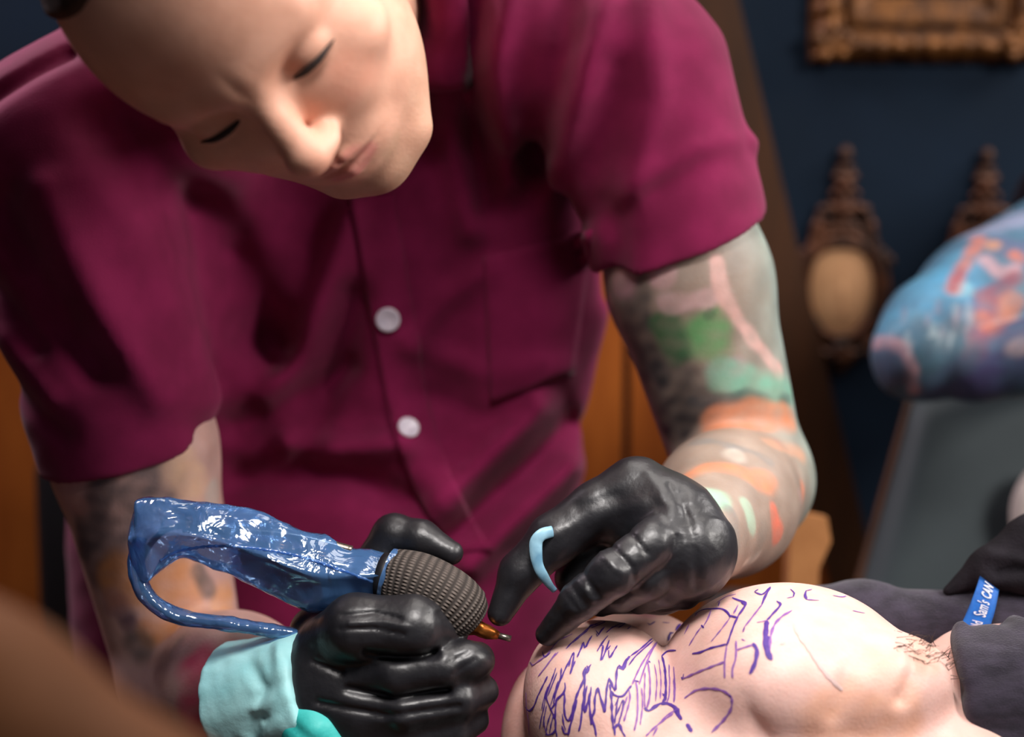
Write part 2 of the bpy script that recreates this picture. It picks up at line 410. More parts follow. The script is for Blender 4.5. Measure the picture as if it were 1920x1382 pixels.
# ================================================================== the artist
HO_S = 1.02
hn = np.array([.20, -.77, .61]); hn /= np.linalg.norm(hn); hr = np.array([.80, .40, .45]); hr -= hn*(hr@hn); hr /= np.linalg.norm(hr); hup = np.cross(hn, hr)
HR = np.stack([hr, hup, hn], 1)                  # head axes as columns: left of the man, crown, face
EYEC = P(486, 183, 15)
HO = EYEC - HR @ np.array([0, .2, 8.5])*HO_S
def h2c(v): return HO + (HR @ np.asarray(v, float))*HO_S
def head_sdf(p):
    q = ((p - HO.astype(np.float32)) @ HR.astype(np.float32))/HO_S
    qa = q.copy(); qa[:, 0] = np.abs(qa[:, 0])                      # symmetric parts
    d = ell(q, (0, 3.6, -.8), (8.4, 8.4, 9.3))
    d = smin(d, ell(q, (0, 2.0, 2.0), (7.4, 7.6, 6.9)), 1.5)         # forehead
    d = smin(d, ell(q, (0, -4.2, 2.6), (6.7, 6.6, 6.0)), 2.0)        # lower face
    d = smin(d, rcone(qa, (5.2, -4.2, -.6), (2.4, -9.9, 5.4), 1.6, 1.5), 2.0)   # jaw line
    d = smin(d, ell(q, (0, -10.2, 6.3), (1.9, 1.6, 1.7)), 1.6)       # chin
    d = smin(d, ell(qa, (4.6, -2.2, 5.6), (2.5, 1.9, 2.1)), 1.4)
    d = smin(d, ell(qa, (2.4, -3.0, 6.9), (2.3, 2.4, 1.7)), 1.2)     # upper jaw beside the nose     # cheekbones
    d = smin(d, rcone(qa, (.6, 1.7, 8.15), (4.3, 2.1, 6.7), 1.05, .9), 1.2)      # brow
    d = smax(d, -ell(qa, (3.1, .25, 9.3), (1.7, 1.0, 1.5)), 1.0)   # sockets
    d = smin(d, ell(qa, (3.15, .0, 7.2), (1.45, 1.1, 1.1)), .5)  # lidded eyeballs
    d = smin(d, rcone(q, (0, 1.0, 8.1), (0, -2.9, 10.4), .78, 1.02), .9)           # nose bridge
    d = smin(d, ell(q, (0, -3.4, 10.45), (1.3, 1.12, 1.15)), .6)     # nose tip
    d = smin(d, ell(qa, (1.15, -3.75, 9.4), (.68, .7, 1.1)), .7)   # nostril wings
    d = smax(d, -ell(qa, (.62, -4.6, 9.9), (.42, .5, .7)), .25)
    d = smin(d, ell(q, (0, -6.6, 7.0), (3.0, 2.2, 1.9)), 1.3)        # muzzle
    d = smin(d, rcone(qa, (.35, -5.9, 8.85), (1.9, -6.5, 8.1), .42, .2), .4)     # upper lip
    d = smin(d, rcone(qa, (.0, -7.15, 8.6), (1.6, -6.8, 8.1), .55, .25), .4)     # lower lip
    d = d + .16*np.exp(-((qa[:, 1]+6.55+.05*qa[:, 0])/.16)**2 - (qa[:, 0]/2.3)**4)*(q[:, 2] > 5)
    d = d + .15*np.exp(-(np.abs(q[:, 0])/.35)**2 - ((q[:, 1]+5.1)/.7)**2)*(q[:, 2] > 6)
    ear = ell(qa, (7.3, -.6, -1.6), (.8, 3.0, 1.9))
    ear = smax(ear, -ell(qa, (8.2, -.3, -1.2), (.7, 1.9, 1.0)), .4)
    d = smin(d, ear, .5)
    return d*HO_S
SH_L = P(1190, 150, -16); EL_L = P(1395, 905, -18); WR_L = P(1290, 1030, 1.5)
SH_R = P(130, 300, -13); EL_R = P(345, 1275, -16); WR_R = P(600, 1290, 0)
NECK0 = h2c((0, -4.5, -3.5)); NECK1 = P(640, 30, -21)
def arm_l(p, g=0.0):
    d = chain(p, [SH_L, (SH_L+EL_L)/2, EL_L], [4.8+g, 5.8+g, 4.6+g], 1.5)
    e = chain(p, [EL_L+np.array([0, .3, 1.0]), EL_L*.62+WR_L*.38, WR_L], [5.0+g, 4.7+g, 2.7+g], 1.5)
    return smin(d, e, .9)
def arm_r(p, g=0.0):
    d = chain(p, [SH_R, SH_R*.45+EL_R*.55, EL_R], [5.0+g, 5.75+g, 4.5+g], 1.5)
    e = chain(p, [EL_R+np.array([.3, 0, .8]), EL_R*.6+WR_R*.4, WR_R], [4.7+g, 4.6+g, 3.0+g], 1.5)
    return smin(d, e, 1.2)
TORSO = [P(640, 60, -25), P(640, 420, -30), P(600, 800, -33), P(590, 1150, -33), P(590, 1600, -36), P(590, 1900, -40)]
def torso_core(p):
    d = ell(p, P(650, 330, -34), (17, 15, 7.5))
    d = smin(d, ell(p, P(590, 1000, -36), (16, 24, 7.5)), 4)
    return d
def body_sdf(p):
    d = head_sdf(p)
    nk = rcone(p, NECK0, NECK1, 5.6, 6.4)
    d = smin(d, nk, 1.6)
    d = smin(d, torso_core(p), 3)
    d = smin(d, smin(arm_l(p), arm_r(p), .1), .4)
    return d
bv_, bq_ = mesh_sdf(body_sdf, (-42, -40, -48), (32, 42, 32), .22)
body_bvh = bvh_cam(bv_, bq_)

# ---- skin colours: solid colour patches placed in three dimensions on the arms and the face
SKIN = np.array(S(226, 172, 148))
def shade(V, patches, base):
    """patches: (points3d list, radius, colour, strength)"""
    C = np.tile(base, (len(V), 1)).astype(np.float32)
    nz = (wob(V, 1.6, 6, 0)*.5 + wob(V, 3.4, 6, 9)*.35).astype(np.float32)
    grain = wob(V, 4.5, 7, 22)*1.4
    for pts, r, c, s in patches:
        if len(pts) == 0: continue
        if len(pts) == 1: d = np.linalg.norm(V-np.asarray(pts[0], np.float32), axis=1)
        else: d = segdist(V, pts, 1.0)
        d = d + nz*(r*.5+.25)
        t = np.clip((r*1.3-d)/(r*.75), 0, 1); t = (t*t*(3-2*t)*s*(.74+.26*np.clip(grain, -1, 1)))[:, None]
        C = C*(1-t) + np.array(c, np.float32)*t
    return C
def on(bvh, *pp):
    out = []
    for a in pp:
        h, n = hit(bvh, *a)
        if h is not None: out.append(h)
    return out
GREY = S(120, 132, 132); DK = S(44, 48, 58); TEALT = S(120, 178, 158); GREEN = S(76, 158, 92); PINKT = S(226, 178, 172); ORG = S(210, 132, 94); MAUVE = S(186, 142, 150)
pt = []
def tp(bvh, pix, r, c, s=.9):
    h = on(bvh, *pix)
    if h: pt.append((h, r, c, s))
B = body_bvh

# small worn patches scattered over both tattooed arms
PAL = [S(96, 104, 106), S(186, 150, 146), S(120, 150, 132), S(206, 150, 120), S(76, 78, 86), S(200, 190, 180), S(150, 112, 118)]
dlm, drm = arm_l(bv_), arm_r(bv_)
il = np.where((np.abs(dlm) < .2) & (bv_[:, 0] > 4) & (bv_[:, 2] > -22))[0]; ir = np.where((np.abs(drm) < .2) & (bv_[:, 0] < -8) & (bv_[:, 2] > -20))[0]
for k in range(44):
    src = il if k % 2 else ir; v0 = bv_[rng.choice(src)]; dv = rng.normal(size=3)*1.1
    pt.append(([v0, v0+dv], rng.uniform(.3, .75), PAL[k % 7], .6))
# left arm (image right)
tp(B, [(1250, 690), (1290, 740), (1262, 790)], 2.1, S(34, 36, 42), .95)  # dark ink, deepened with the next patch for the arm's shaded inner side
tp(B, [(1190, 560), (1200, 640), (1225, 720)], 1.7, S(44, 50, 54), .85)
tp(B, [(1332, 626)], 1.9, GREEN); tp(B, [(1245, 612), (1262, 648)], 1.3, S(50, 104, 66))
tp(B, [(1344, 490), (1355, 552), (1391, 610), (1433, 661), (1462, 700)], .62, PINKT)
tp(B, [(1245, 568), (1323, 562)], .75, S(206, 170, 172), .8)
tp(B, [(1240, 515)], 1.0, S(206, 160, 166), .8); tp(B, [(1168, 530)], 1.3, MAUVE, .8)
tp(B, [(1380, 690)], .8, S(190, 150, 160), .7)
tp(B, [(1355, 703), (1412, 722), (1478, 736)], 1.25, S(122, 180, 156)); tp(B, [(1330, 590)], .4, S(60, 80, 70), .6)
tp(B, [(1300, 752), (1400, 742), (1480, 750)], .55, S(58, 60, 66), .8)
tp(B, [(1344, 796), (1412, 774), (1480, 784)], 1.15, ORG); tp(B, [(1440, 905), (1412, 897), (1328, 876), (1276, 901)], .95, ORG)
tp(B, [(1440, 830), (1500, 850)], .8, S(206, 150, 120), .7)
tp(B, [(1300, 830), (1380, 840), (1440, 862)], .5, S(128, 126, 124), .8); tp(B, [(1380, 855)], .9, S(206, 196, 186), .7)
tp(B, [(1450, 960), (1460, 1004)], .7, S(226, 116, 92)); tp(B, [(1505, 922)], .8, S(228, 140, 110), .8)
tp(B, [(1339, 932)], 1.25, S(150, 204, 178)); tp(B, [(1349, 1021), (1340, 1060)], 1.3, S(150, 206, 180)); tp(B, [(1401, 950), (1410, 985)], .6, S(160, 196, 172), .7)
tp(B, [(1370, 960), (1380, 1010)], .7, S(120, 116, 112), .8)
tp(B, [(1430, 1000), (1400, 1060)], 1.0, S(132, 124, 116), .6)
# right arm (image left)
tp(B, [(131, 911), (110, 960)], 2.2, S(196, 142, 146), .7)
tp(B, [(192, 898), (183, 954), (152, 1024)], 1.2, S(74, 70, 76)); tp(B, [(261, 930), (300, 905)], 1.8, S(72, 70, 76))
tp(B, [(209, 1006), (174, 1059)], 2.3, S(84, 76, 82)); tp(B, [(366, 902), (340, 870)], 1.5, S(226, 184, 154)); tp(B, [(400, 930)], 1.1, S(196, 192, 184), .7)
tp(B, [(150, 950)], .8, S(208, 150, 140), .7)
tp(B, [(244, 1076), (215, 1094)], 1.8, S(206, 138, 86)); tp(B, [(322, 1070), (335, 1120)], 2.2, S(222, 152, 100)); tp(B, [(420, 1128)], 1.7, S(222, 160, 110))
tp(B, [(313, 1180), (279, 1188)], 1.0, S(212, 134, 60)); tp(B, [(375, 1070), (392, 1106)], .85, S(92, 86, 84)); tp(B, [(440, 1080)], 1.2, S(120, 112, 110), .8)
tp(B, [(261, 1207)], 1.3, S(92, 86, 86)); tp(B, [(235, 1163)], .9, S(86, 64, 84)); tp(B, [(210, 1130)], 1.2, S(150, 104, 110), .7)
tp(B, [(350, 1232)], 2.0, S(206, 154, 154), .8); tp(B, [(460, 1185)], 1.4, S(160, 140, 140), .7); tp(B, [(300, 1260)], 1.5, S(150, 112, 112), .7)
tp(B, [(385, 1270), (380, 1330), (400, 1375)], 2.6, S(206, 76, 106), 1.0)
# the face
lip = [h2c((x, y, z)) for x, y, z in [(-1.9, -6.5, 8.2), (-.6, -6.0, 9.0), (.6, -6.0, 9.0), (1.9, -6.5, 8.2)]]
lip2 = [h2c((x, y, z)) for x, y, z in [(-1.6, -6.8, 8.2), (0, -7.2, 8.8), (1.6, -6.8, 8.2)]]
pt.append((lip, .4, S(206, 112, 112), .6)); pt.append((lip2, .55, S(208, 106, 114), .75))
for sx in (-1, 1):
    pt.append(([h2c((sx*.9, 1.9, 8.6)), h2c((sx*2.8, 2.5, 8.0)), h2c((sx*4.9, 1.8, 6.3))], .5, S(176, 122, 92), .55))      # brows
    pt.append(([h2c((sx*5.6, -6, 1.5)), h2c((sx*4.3, -9, 4.5)), h2c((sx*2, -10.6, 6.3)), h2c((0, -11, 6.6))], 2.3, S(190, 152, 126), .6))
    pt.append(([h2c((sx*4.0, -2.6, 7.2))], 1.9, S(232, 152, 128), .5))
    pt.append(([h2c((sx*2.0, -8.2, 7.5))], 1.0, S(196, 158, 130), .6))
pt.append(([h2c((0, -4.2, 11.4))], 1.3, S(232, 158, 136), .5)); pt.append(([h2c((-1, 6, 8))], .35, S(190, 84, 70), .6))


# ink ground of the sleeves: grey-green on one arm, mauve-brown on the other
dl = arm_l(bv_, 0); dr = arm_r(bv_, 0); hd = head_sdf(bv_)
def under(C, mask, base):
    return C
ground = np.tile(SKIN, (len(bv_), 1)).astype(np.float32)
nn_ = (wob(bv_, 1.1, 7, 3)*.6 + wob(bv_, 2.6, 6, 12)*.5)[:, None]
gl = np.array(S(140, 154, 146))*(1+.42*nn_); gr = np.array(S(204, 164, 156))*(1+.36*nn_)
fl = np.clip((bv_ - EL_L) @ (WR_L-EL_L)/((WR_L-EL_L)@(WR_L-EL_L))*4, 0, 1)[:, None]
gl = gl*(1-fl) + np.array(S(152, 134, 122))*(1+.34*nn_)*fl
ml = ((dl < .35) & (bv_[:, 0] > 4))[:, None]; mr = ((dr < .35) & (bv_[:, 0] < -8))[:, None]
ground = np.where(ml, gl, np.where(mr, gr, ground)).astype(np.float32)
cols = np.clip(shade(bv_, pt, np.array([0, 0, 0])) + ground*(1-shade(bv_, [(a, b, (1, 1, 1), s) for a, b, c, s in pt], np.array([0, 0, 0]))), 0, 1)

ARTIST = empty('person', wp(640, 1500, -38), 'artist in a maroon short-sleeved shirt and black gloves, head bowed, holding a tattoo machine', 'person')
obj('body', to_world(bv_), bq_, M['skin'], ARTIST, cols=cols)

# hair: short cap over the skull, behind the hairline
def hair_sdf(p):
    q = ((p - HO.astype(np.float32)) @ HR.astype(np.float32))/HO_S
    d = head_sdf(p)/HO_S - .35 - .1*wob(q, 4, 6)
    qa = np.abs(q[:, 0])
    line = q[:, 2] - (4.6 - .35*np.maximum(qa-3.5, 0)**1.6) - .55*(q[:, 1]-7.5)     # hairline sweeps back at the temples
    d = smax(d, line, .4)
    d = smax(d, -(q[:, 1] + 3.5 + .55*(q[:, 2]+3)), .4)
    d = smax(d, -(ell(np.stack([qa, q[:, 1], q[:, 2]], 1), (7.6, -.6, -1.4), (1.6, 3.5, 2.5))), .3)
    return d*HO_S
hv, hq = mesh_sdf(hair_sdf, HO-15, HO+15, .3)
obj('hair', to_world(hv), hq, M['hair'], ARTIST)
for sx in (-1, 1):
    # lash line along the lowered lid
    pth = [h2c((sx*x, y, z)) for x, y, z in [(1.5, -.38, 7.95), (2.4, -.42, 8.28), (3.2, -.4, 8.3), (4.0, -.42, 8.08), (4.9, -.5, 7.5)]]
    pth = spline(pth, .15); r = .03+.2*np.sin(np.linspace(.1, 3.0, len(pth)))**1.5
    v, f, u = tube(pth, r, 8)
    obj('eyelash', to_world(v), f, M['lash'], ARTIST)

# ---- shirt
HEM_L = (P(1285, 452, -16), np.array([.36, -.90, -.26])); HEM_R = (P(222, 855, -14), np.array([.23, -.94, -.24]))
Z0 = -21
def px2(*pp, z=Z0): return [P(x, y, z) for x, y in pp]
FOLDS = [
 (px2((830, 170), (850, 300), (880, 430)), 1.2, .8), (px2((965, -20), (930, 170), (955, 340)), 1.2, 1.0), (px2((1045, -20), (1055, 130), (1010, 300)), 1.2, -.5),
 (px2((1120, 40), (1075, 220), (1020, 380)), 1.2, .7), (px2((1135, 180), (1115, 300), (1105, 420)), 1.2, -.4), (px2((1195, 60), (1205, 240), (1165, 390)), 1.2, .5),
 (px2((900, 20), (885, 200), (910, 380)), .8, -.5), (px2((985, 250), (1000, 380)), 1, -.2),
 (px2((1150, 395), (1280, 318), (1400, 285)), 1.0, .45), (px2((1160, 410), (1290, 335), (1370, 300)), 1.0, -.35),
 (px2((1135, 400), (1150, 470), (1140, 540)), 1.0, -.5),
 (px2((190, 400), (255, 550), (325, 670), (370, 740)), 1.5, .8), (px2((290, 290), (430, 450), (500, 640)), 2.2, -1.7), (px2((110, 420), (170, 560), (260, 690)), 1.4, -.9),
 (px2((660, 400), (610, 560), (545, 690), (500, 750)), 1.4, 1.0), (px2((660, 560), (620, 700), (560, 860)), 1.3, -.9), (px2((420, 480), (430, 560), (445, 640)), 1.2, -.7),
 (px2((-20, 420), (90, 490), (190, 590)), 1.0, .5), (px2((-20, 480), (90, 560), (160, 650)), .9, -.6), (px2((-10, 560), (90, 640), (180, 740)), 1.0, .5), (px2((0, 650), (100, 720), (200, 800)), .9, -.4),
 (px2((1010, 770), (900, 880), (760, 1000)), 1.3, 1.3), (px2((1070, 800), (945, 920), (810, 1040)), 1.1, -1.2), (px2((1080, 890), (970, 985), (880, 1070)), 1.2, 1.2), (px2((1080, 980), (980, 1060)), 1.1, -.7),
 (px2((540, 838), (640, 850), (750, 830)), 1.3, 1.2), (px2((440, 905), (640, 895), (780, 960)), 1.5, -1.3), (px2((430, 800), (520, 760), (640, 690)), 1.2, -.8),
 (px2((770, 650), (900, 700), (1060, 690)), 1.1, .4), (px2((780, 740), (920, 790), (1060, 760)), 1.2, -.4), (px2((770, 640), (830, 560), (920, 500)), 1.0, .4),
 (px2((-20, 320), (100, 240), (215, 165)), .7, -.6),
 (px2((690, 420), (715, 600), (755, 830), (830, 960)), 2.6, .5),
]
def shirt_sdf(p):
    d = ell(p, P(650, 330, -31), (20.6, 18.5, 10.2))
    d = smin(d, ell(p, P(605, 1020, -34), (20.3, 25, 10.4)), 5)
    d = smin(d, ell(p, P(590, 1250, -36), (18.5, 24, 10.5)), 3)
    d = smin(d, chain(p, [SH_R+np.array([3, 1, -1]), P(420, 30, -20), P(860, -20, -22), SH_L+np.array([-2, .5, -1])], [7.6, 8.2, 8.2, 7.2], 3), 4)
    d = smin(d, chain(p, [P(985, 330, -29), P(975, 560, -30), P(905, 900, -34), P(880, 1300, -36)], [6.6, 7.0, 7.4, 7.4], 1), 3)
    d = smin(d, chain(p, [P(320, 560, -30), P(325, 1000, -33), P(330, 1300, -36)], [7.5, 7.6, 7.6], 1), 3)
    sl = chain(p, [SH_L, (SH_L+EL_L)/2], [6.9, 6.7], 1)
    sl = smax(sl, ((p-HEM_L[0].astype(np.float32)) @ HEM_L[1].astype(np.float32)), .3)
    sr = chain(p, [SH_R, SH_R*.45+EL_R*.55], [8.0, 6.7], 1)
    sr = smax(sr, ((p-HEM_R[0].astype(np.float32)) @ HEM_R[1].astype(np.float32)), .3)
    d = smin(d, chain(p, [P(330, 300, -21), P(380, 540, -24), P(400, 700, -28)], [7.2, 6.6, 6.0], 1), 4)
    d = smin(d, sl, 2.2); d = smin(d, sr, 3.0)
    front = np.clip((p[:, 2]+38)/8, 0, 1)
    for pts, w, a in FOLDS:
        m = np.exp(-(segdist(p, pts, .02)/w)**2)
        d = d - 1.35*a*m*front
    d = d - .12*wob(p, .9, 7, 4) - .05*wob(p, 2.2, 7, 14)
    nk = rcone(p, NECK0*.3+NECK1*.7, NECK0, 7.6, 8.4)
    d = smax(d, -nk, 1.0)
    return d
sv, sq = mesh_sdf(shirt_sdf, (-44, -50, -50), (34, 42, 2), .36)
SHIRT = obj('shirt', to_world(sv), sq, M['shirt'], ARTIST)
sb = bvh_cam(sv, sq)
def drape(name, rows, thick, m, parent, bvh=sb, lift=.05):
    """a cloth panel following the surface behind it; rows: grid of pixels seen on that surface"""
    G = []; Nn = []
    for r in rows:
        for (x, y) in r:
            h, n = hit(bvh, x, y)
            if h is None: h, n = P(x, y, Z0), np.array([0, 0, 1.])
            G.append(h); Nn.append(n)
    R, Cc = len(rows), len(rows[0]); G = np.array(G); Nn = np.array(Nn)
    top = G+Nn*thick; bot = G-Nn*lift*4; V = np.vstack([top, bot]); n0 = R*Cc; F = []
    for i in range(R-1):
        for j in range(Cc-1):
            a = i*Cc+j; F.append((a, a+Cc, a+Cc+1, a+1)); F.append((n0+a, n0+a+1, n0+a+Cc+1, n0+a+Cc))
    edge = [j for j in range(Cc)] + [i*Cc+Cc-1 for i in range(1, R)] + [(R-1)*Cc+j for j in range(Cc-2, -1, -1)] + [i*Cc for i in range(R-2, 0, -1)]
    for k in range(len(edge)):
        a, b = edge[k], edge[(k+1) % len(edge)]; F.append((a, b, n0+b, n0+a))
    return obj(name, to_world(V), F, m, parent)
lft = spline([(655, 370), (672, 470), (697, 600), (735, 800), (790, 940), (850, 1040)], 12)
rows = [[(x+t*(84-.02*(y-400)), y-t*10) for t in np.linspace(0, 1, 9)] for x, y in lft]
drape('button_placket', rows, .28, M['shirt_trim'], SHIRT)
rows = [[(905+ (1112-905)*t + s*(14-50*t), 482 - 52*t + s*(280-10*t)) for t in np.linspace(0, 1, 14)] for s in np.linspace(0, 1, 16)]
drape('chest_pocket', rows, .12, M['shirt_trim'], SHIRT)
rows = [[(765+ (868-765)*t + 20*s*t, -30 + s*(196 - 6*t)) for t in np.linspace(0, 1, 8)] for s in np.linspace(0, 1, 10)]
drape('collar', rows, .7, M['shirt_trim'], SHIRT)
def button(px, py, r, tilt=1.0):
    h, n = hit(sb, px, py)
    n = n*np.array([.6, .6, 1]); n /= np.linalg.norm(n)
    x = np.cross([0, 1., 0], n); x /= np.linalg.norm(x); y = np.cross(n, x)
    prof = [(0, .0), (.28, 0), (.36, .04), (.62, .05), (.78, .14), (.93, .16), (1.0, .08), (1.0, -.1), (0, -.1)]
    V = []; F = []; seg = 24; c = h+n*.42
    for (a, b) in prof:
        for k in range(seg):
            t = 2*math.pi*k/seg; V.append(c + r*(a*(math.cos(t)*x+math.sin(t)*y) + b*n))
    for i in range(len(prof)-1):
        for k in range(seg): F.append((i*seg+k, (i+1)*seg+k, (i+1)*seg+(k+1) % seg, i*seg+(k+1) % seg))
    o = obj('button', to_world(np.array(V)), F, M['button'], SHIRT)
    hv = []
    for dx, dy in ((.18, .18), (-.18, .18), (.18, -.18), (-.18, -.18)):
        hv.append(tube([c+r*(dx*x+dy*y)-n*.02, c+r*(dx*x+dy*y)+n*.025], .07*r, 8)[:2])
button(727, 598, .93); button(763, 806, .84)

# trousers and legs below the frame
tr_pts = [P(590, 1500, -40), P(590, 1640, -40)]
def trou(p):
    d = ell(p, P(590, 1560, -40), (18, 11, 11.5))
    for s in (-1, 1):
        hip = P(590, 1700, -38)+np.array([s*9, 0, 0]); knee = hip+np.array([s*12, -10, 32]); foot = knee+np.array([0, -34, -8])
        d = smin(d, chain(p, [hip, knee, foot], [8.5, 6.5, 4.8], 1), 1.5)
    return d
tv, tq = mesh_sdf(trou, (-52, -95, -56), (24, -14, 12), .8)
obj('trousers', to_world(tv), tq, M['trousers'], ARTIST)
for s in (-1, 1):
    f = from_world(to_world(P(590, 1700, -38)+np.array([s*9, 0, 0])+np.array([s*12, -10, 32])+np.array([0, -34, -8])))[0]
    w = to_world(f)[0]
    v, fa = join(box(w[0], w[1]-.07, .05, .10, .27, .1, .035), box(w[0], w[1]+.0, .12, .09, .1, .16, .03))
    obj('shoe', v, fa, M['black_vinyl'], ARTIST)

# ================================================================== gloves
def glove_wr(p, amp, seed): return amp*(.6*wob(p, 2.2, 6, seed) + .4*wob(p, 5.0, 6, seed+5))
# --- the hand round the machine (image left)
G1_CREASE = [([P(640, 1156, 5), P(700, 1150, 5), P(752, 1158, 4.5)], .13, -.10), ([P(636, 1180, 5), P(700, 1178, 5), P(760, 1186, 4.5)], .13, -.10),
             ([P(655, 1168, 5), P(720, 1166, 5), P(765, 1172, 4.5)], .16, .08),
             ([P(690, 1222, 4), P(740, 1232, 4), P(815, 1224, 4)], .3, -.32), ([P(655, 1288, 3), P(740, 1306, 3.5), P(840, 1290, 3)], .28, -.28),
             ([P(600, 1315, 3), P(720, 1336, 3.2), P(860, 1318, 3)], .25, -.2),
             ([P(825, 1150, 4), P(850, 1175, 4), P(858, 1200, 4)], .2, -.15), ([P(838, 1142, 4), P(868, 1160, 4)], .16, -.12),
             ([P(590, 1240, 3), P(640, 1262, 3.5)], .2, -.15), ([P(842, 1240, 4), P(880, 1222, 4)], .12, -.07), ([P(850, 1262, 4), P(890, 1236, 4)], .12, -.06)]
def glove_r_sdf(p):
    d = ell(p, P(690, 1310, .2), (4.0, 4.6, 3.6))                               # palm and back of the hand
    d = smin(d, ell(p, P(620, 1230, .6), (2.1, 2.6, 2.4)), 1.4)
    d = smin(d, chain(p, [WR_R+np.array([-.2, 0, 0]), P(640, 1290, .2)], [3.3, 3.2], 1), 1.2)
    ix = chain(p, [P(612, 1208, 1.2), P(668, 1178, 3.0), P(775, 1178, 3.4), P(842, 1176, 1.6)], [1.8, 2.05, 1.95, 1.3], .5)
    d = smin(d, ix, .5)
    md = chain(p, [P(640, 1262, 1.6), P(745, 1262, 3.2), P(830, 1252, 3.5), P(893, 1238, 2.2)], [1.5, 1.5, 1.25, 1.15], .3)
    d = smin(d, md, .45)
    d = smin(d, ell(p, P(868, 1240, 3.0), (1.85, 1.3, 1.4)), .25)
    rg = chain(p, [P(650, 1325, 1.4), P(760, 1328, 3.0), P(860, 1312, 3.0), P(905, 1296, 1.4)], [1.4, 1.45, 1.2, 1.0], .3)
    d = smin(d, rg, .75)
    pk = chain(p, [P(660, 1388, 1.0), P(760, 1388, 2.4), P(850, 1368, 2.4), P(890, 1350, 1.2)], [1.3, 1.3, 1.1, .9], .3)
    d = smin(d, pk, .8)
    # thumb lying over the far side of the grip
    th = chain(p, [P(600, 1190, -1.5), P(690, 1090, -3.6), P(738, 1003, -3.2), P(790, 1012, -2.6), P(846, 1037, -1.8)], [2.0, 1.6, 1.32, 1.22, .78], .4)
    d = smin(d, th, .5)
    for pts, w, a in G1_CREASE: d = d - 1.0*a*np.exp(-(segdist(p, pts, .04)/w)**2)*np.clip((p[:, 2]-1)/1.5, 0, 1)
    return d - glove_wr(p, .05, 2)
gv, gq = mesh_sdf(glove_r_sdf, (-16, -30, -9), (1, -6, 8.5), .15)
GL = obj('glove', to_world(gv), gq, M['glove'], ARTIST); tag(GL, 'black glove gripping the machine')
def cuff_r(p):
    a = P(448, 1318, -3.2); b = P(600, 1290, .1); ax = (b-a)/np.linalg.norm(b-a)
    t = (p-a.astype(np.float32))@ax.astype(np.float32)
    d = rcone(p, a-ax*4, b, 4.1, 3.75)
    d = smin(d, rcone(p, P(560, 1330, 1.0), P(610, 1400, .5), 2.3, 2.0), .8)
    d = smax(d, -(t+.0), .25)
    d = smax(d, t-np.float32(np.linalg.norm(b-a)+.6), .3)
    for pts, w, am in CUFFF: d = d + fold(p, pts, w, am, .3)
    return d - .08*wob(p, 2.6, 6, 8) - .05*wob(p, 6, 6, 18)
CUFFF = [([P(440, 1225, 2), P(500, 1290, 2), P(470, 1375, 2)], .45, -.35), ([P(520, 1215, 2), P(540, 1300, 2), P(500, 1382, 2)], .4, .35), ([P(480, 1330, 2), P(540, 1290, 2)], .35, .3),
         ([P(500, 1345, 2), P(560, 1310, 2)], .3, -.35), ([P(545, 1210, 2), P(562, 1290, 2)], .3, -.25)]
cv, cq = mesh_sdf(cuff_r, (-26, -32, -10), (-8, -12, 6), .2)
obj('inner_glove_cuff', to_world(cv), cq, M['teal'], ARTIST)['label'] = 'pale teal inner glove cuff'

def fold_r(p):
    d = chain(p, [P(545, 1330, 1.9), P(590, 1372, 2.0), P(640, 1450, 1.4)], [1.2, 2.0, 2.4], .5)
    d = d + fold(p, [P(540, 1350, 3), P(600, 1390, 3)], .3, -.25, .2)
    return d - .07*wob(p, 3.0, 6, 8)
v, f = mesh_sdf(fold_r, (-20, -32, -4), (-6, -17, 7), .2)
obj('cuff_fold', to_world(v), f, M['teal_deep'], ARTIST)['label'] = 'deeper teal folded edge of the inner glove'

# --- the stretching hand (image right)
G2_CREASE = [([P(1180, 1000, 6), P(1215, 1040, 6)], .15, -.18), 
             ([P(1150, 1030, 6), P(1186, 1066, 6), P(1190, 1090, 6)], .16, -.24), ([P(1128, 1040, 6), P(1168, 1078, 6)], .15, .16), 
             ([P(1095, 1078, 6), P(1120, 1118, 6)], .16, -.26), ([P(1084, 1096, 6), P(1112, 1130, 6)], .14, .18), ([P(1078, 1110, 6), P(1098, 1140, 6)], .12, -.14),
             ([P(1060, 1120, 6), P(1084, 1148, 6)], .12, -.1),
             ([P(1085, 955, 2), P(1160, 930, 2)], .3, -.15), ([P(1040, 1000, 2), P(1120, 975, 2), P(1200, 945, 2)], .4, .15), ([P(1220, 890, 2), P(1250, 950, 2), P(1262, 985, 2)], .35, .2),
             ([P(1278, 925, 2), P(1292, 1010, 2), P(1300, 1090, 2)], .3, -.25), ([P(1255, 910, 2), P(1280, 960, 2)], .2, -.2)]
